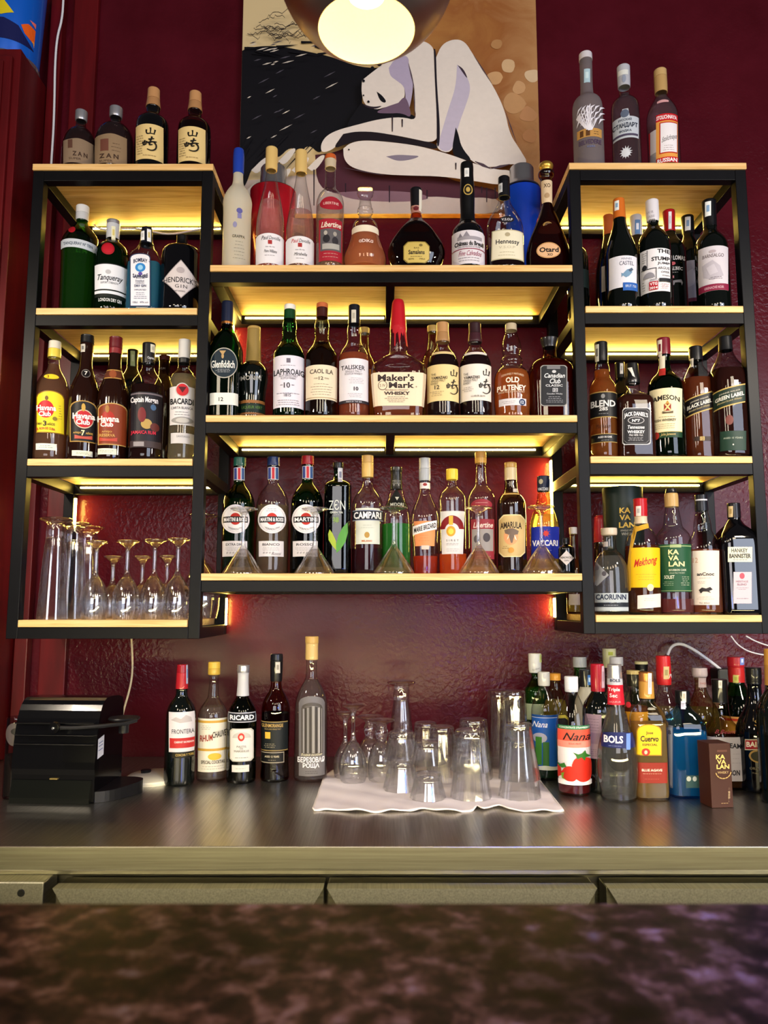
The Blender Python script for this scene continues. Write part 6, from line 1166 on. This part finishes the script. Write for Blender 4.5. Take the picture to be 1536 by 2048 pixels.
B('K', 'vodka_bottle', 'tall clear vodka bottle etched with birch trunks and Cyrillic lettering, gold cap', 622, 0,
  [(1273, 12.5), (1286, 12.5), (1288, 11.5), (1319, 12), (1321, 10.5), (1350, 11), (1360, 13), (1372, 21), (1388, 28), (1404, 32), (1420, 33)], 'clear', ('#d4cccc', 1360), (('#b89454', 1286), ('#c4a468', 1319, 'foil')), base=1565, group=G, dec=[
  ('L', 'arch', 598, 649, 1392, 1552, '#6a6668', {'a': 14}), ('S', 'arch', 603, 645, 1405, 1508, '#4a4440', {'a': 12})]+[('S', 'rect', x, x+w, 1412+abs(x-624)*.3, 1506, c) for x, w, c in ((606, 3, '#8a8688'), (611, 2, '#2a2624'), (614, 4, '#7a7674'), (620, 2, '#2e2a28'), (624, 5, '#8c8884'), (631, 2, '#2a2624'), (635, 4, '#9a9694'), (641, 2, '#7a7674'))]
  + [('T', 'Водка особая', 623, 1509, 40, 6, '#c8c0a0', {'shear': .4, 'bold': .01}), ('T', 'БЕРЕЗОВАЯ', 622, 1519, 50, 11, '#e0dee2', b3), ('T', 'РОЩА', 622, 1531, 31, 11, '#e0dee2', b3), ('N', 623, 1540, 1548, 36, 2, '#3a3638')])

# ------------------------------------------------------------------ counter, right
G = 'bottles crowded at the right of the counter'
Nana = lambda cx: None
B('K', 'syrup_bottle', 'greenish bottle with tall white cap at the back, behind the blue-labelled syrup', 1072, 0, [(1307, 12), (1345, 12), (1347, 7), (1358, 8), (1370, 17), (1380, 23), (1395, 24)], 'green', ('#90a068', 1375), (('#d0d0c8', 1345),), base=1538, group=G, dec=[('X', 1079, 1084, 1309, 1325, '#c8d080', '#a8b060'), ('P', 'signature'), ('T', 'Bardinet', 1072, 1338, 14, 4, '#8a8a88', {'rise': 4}), ('L', 'rect', 1050, 1094, 1408, 1440, '#a8b890')])
B('K', 'syrup_bottle', 'mint syrup bottle with blue and green label and grey-white cap', 1090, 0, [(1344, 11), (1371, 11), (1373, 9), (1382, 12), (1396, 19), (1410, 25), (1425, 27)], 'clear', ('#0c3a1c', 1530), (('#b8b8b4', 1371),), base=1562, group=G, dec=[
  ('L', 'rect', 1064, 1116, 1430, 1540, '#1c58a8'), ('S', 'rect', 1064, 1116, 1430, 1436, '#d8e0e8'), ('S', 'rect', 1064, 1116, 1430, 1435, '#1c4a88'), ('T', 'Nana', 1080, 1449, 30, 12, '#e4e8f0', {'shear': .4, 'bold': .012}), ('S', 'disc', 1066, 1094, 1466, 1486, '#a8a8b8'), ('S', 'rect', 1072, 1084, 1474, 1530, '#3a7a28'), ('S', 'rect', 1086, 1098, 1484, 1532, '#2c6420'), ('S', 'rect', 1064, 1072, 1496, 1532, '#285a20'), ('S', 'wave', 1064, 1116, 1532, 1540, '#c8ccc0', {'a': 1})])
B('K', 'syrup_bottle', 'yellow-green bottle with orange screw cap behind the strawberry syrup', 1112, 0, [(1347, 11), (1361, 11), (1363, 9.5), (1376, 11), (1390, 17), (1408, 23), (1425, 25)], 'yellow', ('#b8a840', 1400), (('#c88a30', 1360, 'cap', 3),), base=1548, group=G, dec=[
  ('L', 'oct', 1094, 1137, 1430, 1525, '#c8b840', {'a': 7}), ('S', 'oct', 1105, 1136, 1436, 1516, '#15160f', {'a': 6}), ('T', 'Oliva', 1118, 1456, 18, 7, '#c8c090')])
B('K', 'syrup_bottle', 'strawberry syrup bottle with red fruit label and white cap, in front', 1149, 0,
  [(1353, 12.5), (1382, 12.5), (1384, 11), (1392, 14), (1408, 21), (1428, 28), (1446, 32), (1460, 33), (1560, 32)], 'clear', ('#8c1418', 1566), (('#d4d4dc', 1378), ('#c4c4cc', 1383)), base=1594, group=G, dec=[
  ('L', 'rect', 1116, 1182, 1451, 1570, '#e2d8dc'), ('S', 'rect', 1116, 1182, 1451, 1459, '#1c6a3c'), ('T', 'CONCENTRATE STRAWBERRY', 1149, 1455, 60, 4, '#d8e8dc', b2), ('S', 'rect', 1116, 1182, 1459, 1482, '#dc5440'), ('S', 'rect', 1116, 1182, 1482, 1495, '#e08878'), ('T', 'Nana', 1153, 1473, 54, 15, '#221416', {'shear': .4, 'bold': .012}), ('T', 'ROLIC FRUIT', 1150, 1487, 24, 4, '#a84840'), ('S', 'wave', 1116, 1182, 1560, 1570, '#efe8ea', {'a': 1}),
  ('G', smoothpath([(1144, 1530), (1148, 1518), (1158, 1513), (1172, 1514), (1182, 1520), (1182, 1556), (1174, 1563), (1160, 1564), (1146, 1552)], 2), '#cc2818'), ('G', smoothpath([(1124, 1545), (1132, 1533), (1146, 1532), (1154, 1545), (1152, 1562), (1136, 1563), (1126, 1557)], 2), '#b82414'), ('G', [(1116, 1532), (1123, 1536), (1125, 1552), (1116, 1558)], '#b02414'),
  ('G', [(1146, 1504), (1156, 1508), (1163, 1506), (1169, 1500), (1171, 1507), (1180, 1513), (1170, 1514), (1168, 1521), (1162, 1514), (1154, 1518), (1152, 1511)], '#2f6a24'), ('G', [(1116, 1526), (1122, 1530), (1130, 1526), (1134, 1534), (1126, 1537), (1120, 1534)], '#2f6a24'), ('G', [(1124, 1548), (1130, 1545), (1128, 1556), (1134, 1560), (1126, 1558)], '#6a8a24')])
B('K', 'spirit_bottle', 'clear bottle with plain silver cap at the back, behind the strawberry syrup', 1162, 0, [(1314, 12.5), (1335, 13), (1337, 11), (1352, 12), (1368, 18), (1385, 25)], 'green', None, (('#a8aca8', 1334),), base=1535, group=G)
B('K', 'liqueur_bottle', 'cream liqueur bottle with black collar, behind the red-capped wine', 1174, 0, [(1339, 12), (1372, 12), (1375, 12), (1390, 18), (1410, 25)], 'frost', ('#d8ccb0', 1395), (('#14161c', 1373),), base=1554, group=G, dec=[('X', 1175, 1182, 1350, 1370, '#3a6ab0', '#a8c0e0')])
B('K', 'wine_bottle', 'dark wine bottle with red capsule, turned so its mauve back label shows', 1198, 0,
  [(1328, 12), (1342, 12.5), (1380, 12.5), (1384, 13), (1394, 20), (1404, 27), (1416, 31), (1430, 32)], 'wine', None, (('#a01428', 1382, 'capsule'),), base=1588, group=G, dec=[
  ('X', 1203, 1209, 1332, 1376, '#c8a8b8', '#a88898'), ('L', 'rect', 1170, 1203, 1429, 1518, '#8c7484'), ('N', 1187, 1436, 1470, 26, 6, '#5c4a58'), ('N', 1187, 1498, 1514, 26, 4, '#5c4a58'), ('S', 'rect', 1172, 1203, 1466, 1488, '#7a6278')])
B('K', 'spirit_bottle', 'bottle with tall pale yellow-white cap at the very back, tallest of the right group', 1222, 0, [(1297, 12.5), (1335, 12.5), (1338, 10), (1352, 11), (1365, 20), (1380, 25)], 'clear', None, (('#d8d8b0', 1335),), base=1529, group=G, dec=[('X', 1212, 1230, 1300, 1315, '#e0e0a8', '#b8c040')])
B('K', 'spirit_bottle', 'clear bottle with silver cap right behind the red and navy triple sec', 1236, 0, [(1314, 12.5), (1332, 12.5), (1335, 11), (1350, 12), (1370, 20), (1390, 26)], 'clear', ('#d8c8a0', 1385), (('#b4b4b4', 1331),), base=1551, group=G)
B('K', 'liqueur_bottle', 'bulbous ribbed clear triple sec bottle with red neck band and navy label', 1239, 0,
  [(1329, 13), (1358, 14), (1369, 14.5), (1385, 15.5), (1409, 17), (1425, 19), (1445, 24), (1462, 29), (1480, 34), (1500, 38), (1530, 40.5), (1560, 39), (1582, 35), (1598, 33)], 'clear', ('#d6d8d4', 1415), (('silver', 1356, 'cap', 5), ('#b0b2ba', 1369, 'foil')), base=1606, group=G, dec=[
  ('P', 'cap_print'), ('T', 'BOLS', 1230, 1361, 20, 6, '#2a3048', b3), ('L', 'rect', 1214, 1250, 1370, 1410, '#b8182c', {'name': 'neck_label'}), ('T', 'Triple', 1228, 1380, 23, 9, '#f0dcdc', b2), ('T', 'Sec', 1227, 1391, 15, 8, '#f0dcdc', b2), ('T', 'LIQUEUR', 1230, 1404, 22, 4, '#d8a8a8'),
  ('L', 'smile', 1203, 1270, 1464, 1496, '#1a2258', {'a': 4}), ('T', 'BOLS', 1227, 1479, 38, 15, '#eceaf2', b3), ('N', 1230, 1490, 1494, 26, 1, '#8a94c0'), ('S', 'rect', 1252, 1260, 1467, 1499, '#6a8ae0'), ('P', 'bar_code')]+[('S', 'rect', 1246, 1254, y, y+1.4, '#2a2a30') for y in range(1428, 1462, 3)])
B('K', 'spirit_bottle', 'bottle with black-and-gold cap and orange label, behind the tequila', 1270, 0, [(1341, 12), (1372, 12), (1375, 11), (1386, 14), (1400, 22), (1415, 28)], 'clear', ('#8a3a18', 1412), (('#a8945c', 1348), ('#1c1810', 1372)), base=1578, group=G, dec=[('L', 'rect', 1248, 1296, 1424, 1470, '#c88a1c'), ('T', 'RI', 1256, 1445, 12, 12, '#a01c14', b3), ('P', 'cherry'), ('S', 'disc', 1252, 1262, 1404, 1416, '#c02c34')])
B('K', 'spirit_bottle', 'bottle with flat cream-topped black cap at the back, left of the red-capped clear one', 1286, 0, [(1323, 12), (1328, 12), (1340, 11), (1352, 12), (1370, 20), (1390, 26)], 'green', ('#303818', 1380), (('#d0c890', 1328), ('#100f0e', 1341)), base=1545, group=G)
B('K', 'tequila_bottle', 'square tequila bottle with yellow arched label over a brick-red one, gold cap', 1303, 0,
  [(1344, 13), (1372, 13.5), (1396, 14), (1398, 13), (1406, 16), (1414, 23), (1426, 30), (1440, 33), (1600, 31)], 'clear', ('#d8b468', 1445), (('copper', 1362, 'cap', 3), ('#b08238', 1396, 'foil')), base=1602, n=4.5, k=.85, group=G, dec=[
  ('X', 1296, 1303, 1346, 1388, '#c8c8cc', '#a8a8b0'), ('L', 'arch', 1273, 1323, 1448, 1511, '#a88020', {'a': 14}), ('S', 'arch', 1275, 1321, 1450, 1509, '#e2bc1c', {'a': 13}), ('T', 'Jose', 1299, 1466, 14, 8, '#2a1c14', b2), ('T', 'Cuervo', 1299, 1477, 35, 12, '#2a1c14', b3), ('T', 'ESPECIAL', 1300, 1489, 29, 4.5, '#4a3418', b2), ('S', 'disc', 1284, 1300, 1496, 1511, '#b02c20'), ('S', 'disc', 1289, 1295, 1500, 1508, '#e0c0a0'),
  ('L', 'rect', 1276, 1334, 1525, 1566, '#8a2418', {'name': 'lower_label'}), ('T', 'BLUE AGAVE', 1304, 1540, 40, 5, '#e0c8b8', b3), ('N', 1304, 1545, 1549, 36, 1, '#c89880'), ('N', 1304, 1555, 1560, 30, 1, '#a05040')])
B('K', 'vodka_bottle', 'clear bottle with bright red capped neck, behind the square blue gin', 1332, 0, [(1312, 13), (1330, 13.5), (1369, 13.5), (1371, 11), (1384, 13), (1398, 21), (1412, 28), (1430, 31)], 'clear', ('#c0a878', 1415), (('#b01c20', 1369, 'foil'),), base=1570, group=G, dec=[('X', 1327, 1338, 1333, 1358, '#b8a070', '#8a8050'), ('P', 'foil_print'), ('T', 'Po', 1342, 1352, 8, 8, '#e8d8d8', {'shear': .3})])
B('K', 'gin_bottle', 'square bright blue gin bottle turned sideways, with black cap, in front', 1374, 0,
  [(1381, 13), (1405, 13.5), (1408, 12), (1414, 15), (1424, 24), (1438, 34), (1450, 39), (1560, 40)], 'blue', ('#38a8e0', 1460), (('#101216', 1406),), base=1598, n=4, k=.9, group=G, dec=[
  ('X', 1364, 1372, 1381, 1404, '#d4cebc', '#a8a290'), ('X', 1362, 1371, 1402, 1418, '#c8c8dc', '#a8a8bc'), ('L', 'rect', 1335, 1346, 1452, 1578, '#6a7488', {'name': 'side_label'}), ('S', 'rect', 1336, 1344.5, 1456, 1574, '#8f97a8'), ('T', 'B', 1340, 1466, 5, 8, '#2a3048', b2), ('P', 'reverse_print'), ('S', 'rect', 1372, 1398, 1550, 1575, '#3a5a5c'), ('S', 'disc', 1373, 1382, 1552, 1562, '#c8d0c8'), ('S', 'disc', 1385, 1393, 1552, 1562, '#c8d0c8')])
B('K', 'spirit_bottle', 'clear bottle with pinkish silver cap, between the blue gin and the bourbon', 1405, 0, [(1336, 13.5), (1352, 14), (1354, 10.5), (1376, 10.5), (1390, 15), (1404, 24), (1418, 32), (1435, 36)], 'yellow', ('#b0a070', 1416), (('#b8a8a4', 1354),), base=1556, group=G, dec=[('L', 'rect', 1397, 1420, 1356, 1375, '#b8a4a0', {'name': 'neck_label'}), ('T', 'DAIQUIRI', 1409, 1367, 17, 4, '#a84840')])
B('K', 'bourbon_bottle', 'bourbon bottle with black cap and white label, behind the small brown box', 1446, 0,
  [(1359, 14), (1380, 13.5), (1404, 14), (1406, 15), (1420, 15), (1436, 18), (1446, 24), (1456, 34), (1468, 39), (1480, 40)], 'yellow', ('#5c3020', 1470), (('#101010', 1404),), base=1581, n=3.5, k=.9, group=G, dec=[
  ('X', 1437, 1444, 1360, 1376, '#d8d4c8', '#b0aca0'), ('P', 'rose_print'), ('T', 'B.Beam', 1450, 1463, 40, 8, '#9c3c40', {'shear': .4}), ('L', 'rect', 1411, 1485, 1474, 1562, '#a8a09c'), ('T', 'JIM BEAM', 1457, 1492, 50, 13, '#18161a', {'bold': .03, 'rise': -4}), ('N', 1472, 1503, 1530, 20, 3, '#8a8480'), ('T', 'BOURBON', 1456, 1545, 46, 11, '#18161a', b3)])
B('K', 'liqueur_bottle', 'green liqueur bottle with red cap at the back right, orange-edged label', 1478, 0, [(1314, 15), (1332, 15.5), (1334, 14), (1348, 15), (1364, 14), (1368, 15), (1382, 22), (1398, 30), (1410, 35), (1425, 38)], 'dgreen', ('#0c2a12', 1395), (('#a81c28', 1333), ('#b02424', 1364, 'foil')), base=1548, group=G, dec=[
  ('X', 1480, 1488, 1314, 1330, '#6a80c0', '#c0c8e0'), ('X', 1466, 1477, 1350, 1366, '#b8b060', '#98a040'), ('L', 'rect', 1441, 1515, 1434, 1500, '#c08848'), ('S', 'rect', 1441, 1515, 1438, 1443, '#a8341c')])
B('K', 'liqueur_bottle', 'black cream liqueur bottle with curved red banner label, near the right edge', 1515, 0,
  [(1335, 14), (1352, 14.5), (1368, 13.5), (1372, 13), (1395, 14), (1415, 20), (1432, 29), (1450, 37), (1465, 40)], 'black', None, (('#0c0c0e', 1367, 'cap', 4),), base=1588, group=G, dec=[
  ('L', 'slant', 1490, 1545, 1478, 1500, '#c8b89c', {'a': 6}), ('S', 'slant', 1491, 1545, 1480, 1498, '#9c1820', {'a': 6}), ('T', 'BAILEYS', 1518, 1488.5, 50, 11, '#e8dcc0', {'bold': .03, 'rise': 5}), ('S', 'disc', 1498, 1536, 1500, 1526, '#a88444'), ('S', 'disc', 1502, 1532, 1503, 1523, '#2c2a18'), ('T', 'ORIGINAL', 1518, 1538, 36, 5, '#8a7c5c'), ('T', 'IRISH CREAM', 1520, 1547, 30, 3, '#8a7c5c'), ('P', 'gold_mark'), ('T', 'S', 1513, 1446, 8, 12, '#b08c48')])
B('K', 'wine_bottle', 'dark bottle with gold capsule cut off by the right edge of the view', 1553, 0, [(1298, 14), (1330, 15), (1368, 16), (1384, 18), (1396, 27), (1410, 34), (1425, 37)], 'wine', None, (('#b8863c', 1330, 'capsule'), ('#a87a38', 1370, 'foil')), base=1612, group=G)
# little brown box in front
Xb_, Yb_ = PZ(1443, 1616, ZK); w2 = .5*(PZ(1465, 1616, ZK)[0]-PZ(1419, 1616, ZK)[0]); hb = P(768, 1487, Yb_)[1]-ZK
bx = empty('gift_box', (Xb_, Yb_+w2, ZK), 'small brown carton with gold lettering in front of the bourbon bottle', 'box'); bx.rotation_euler = (0, 0, R(7)); bx.location.z += .0003
mb = MB(); mb.box(-w2, w2, -w2, w2, 0, hb, paint('#3c1d14', .45), .0012); mb.build('carton', bx)
def bmap(px, py, e): X, Z = P(px, py, Yb_); return ((X-Xb_)*.97, -w2-e, max(.002, min(hb-.002, Z-ZK)))
d = Decal(bmap); d.run([('P', 'print'), ('T', 'KA', 1438, 1514, 20, 9, '#d8b86c', b3), ('T', 'VA', 1440, 1524, 20, 9, '#d8b86c', b3), ('T', 'LAN', 1443, 1533.5, 28, 9, '#d8b86c', b3), ('S', 'rect', 1430, 1452, 1500, 1504, '#5c382c'), ('T', 'WHISKY', 1443, 1545, 24, 5, '#c0a070'),
   ('T', 'single malt', 1456, 1590, 4, 30, '#d0b48c'), ('N', 1446, 1604, 1609, 18, 1, '#b89868')]+[('G', [(1443+16*cos(a), 1543+13*sin(a)), (1443+18*cos(a), 1543+15*sin(a)), (1443+18*cos(a+.35), 1543+15*sin(a+.35)), (1443+16*cos(a+.35), 1543+13*sin(a+.35))], '#b8985c') for a in [.1+i*.42 for i in range(7)]])
for nm, m in d.parts: m.build(nm, bx)
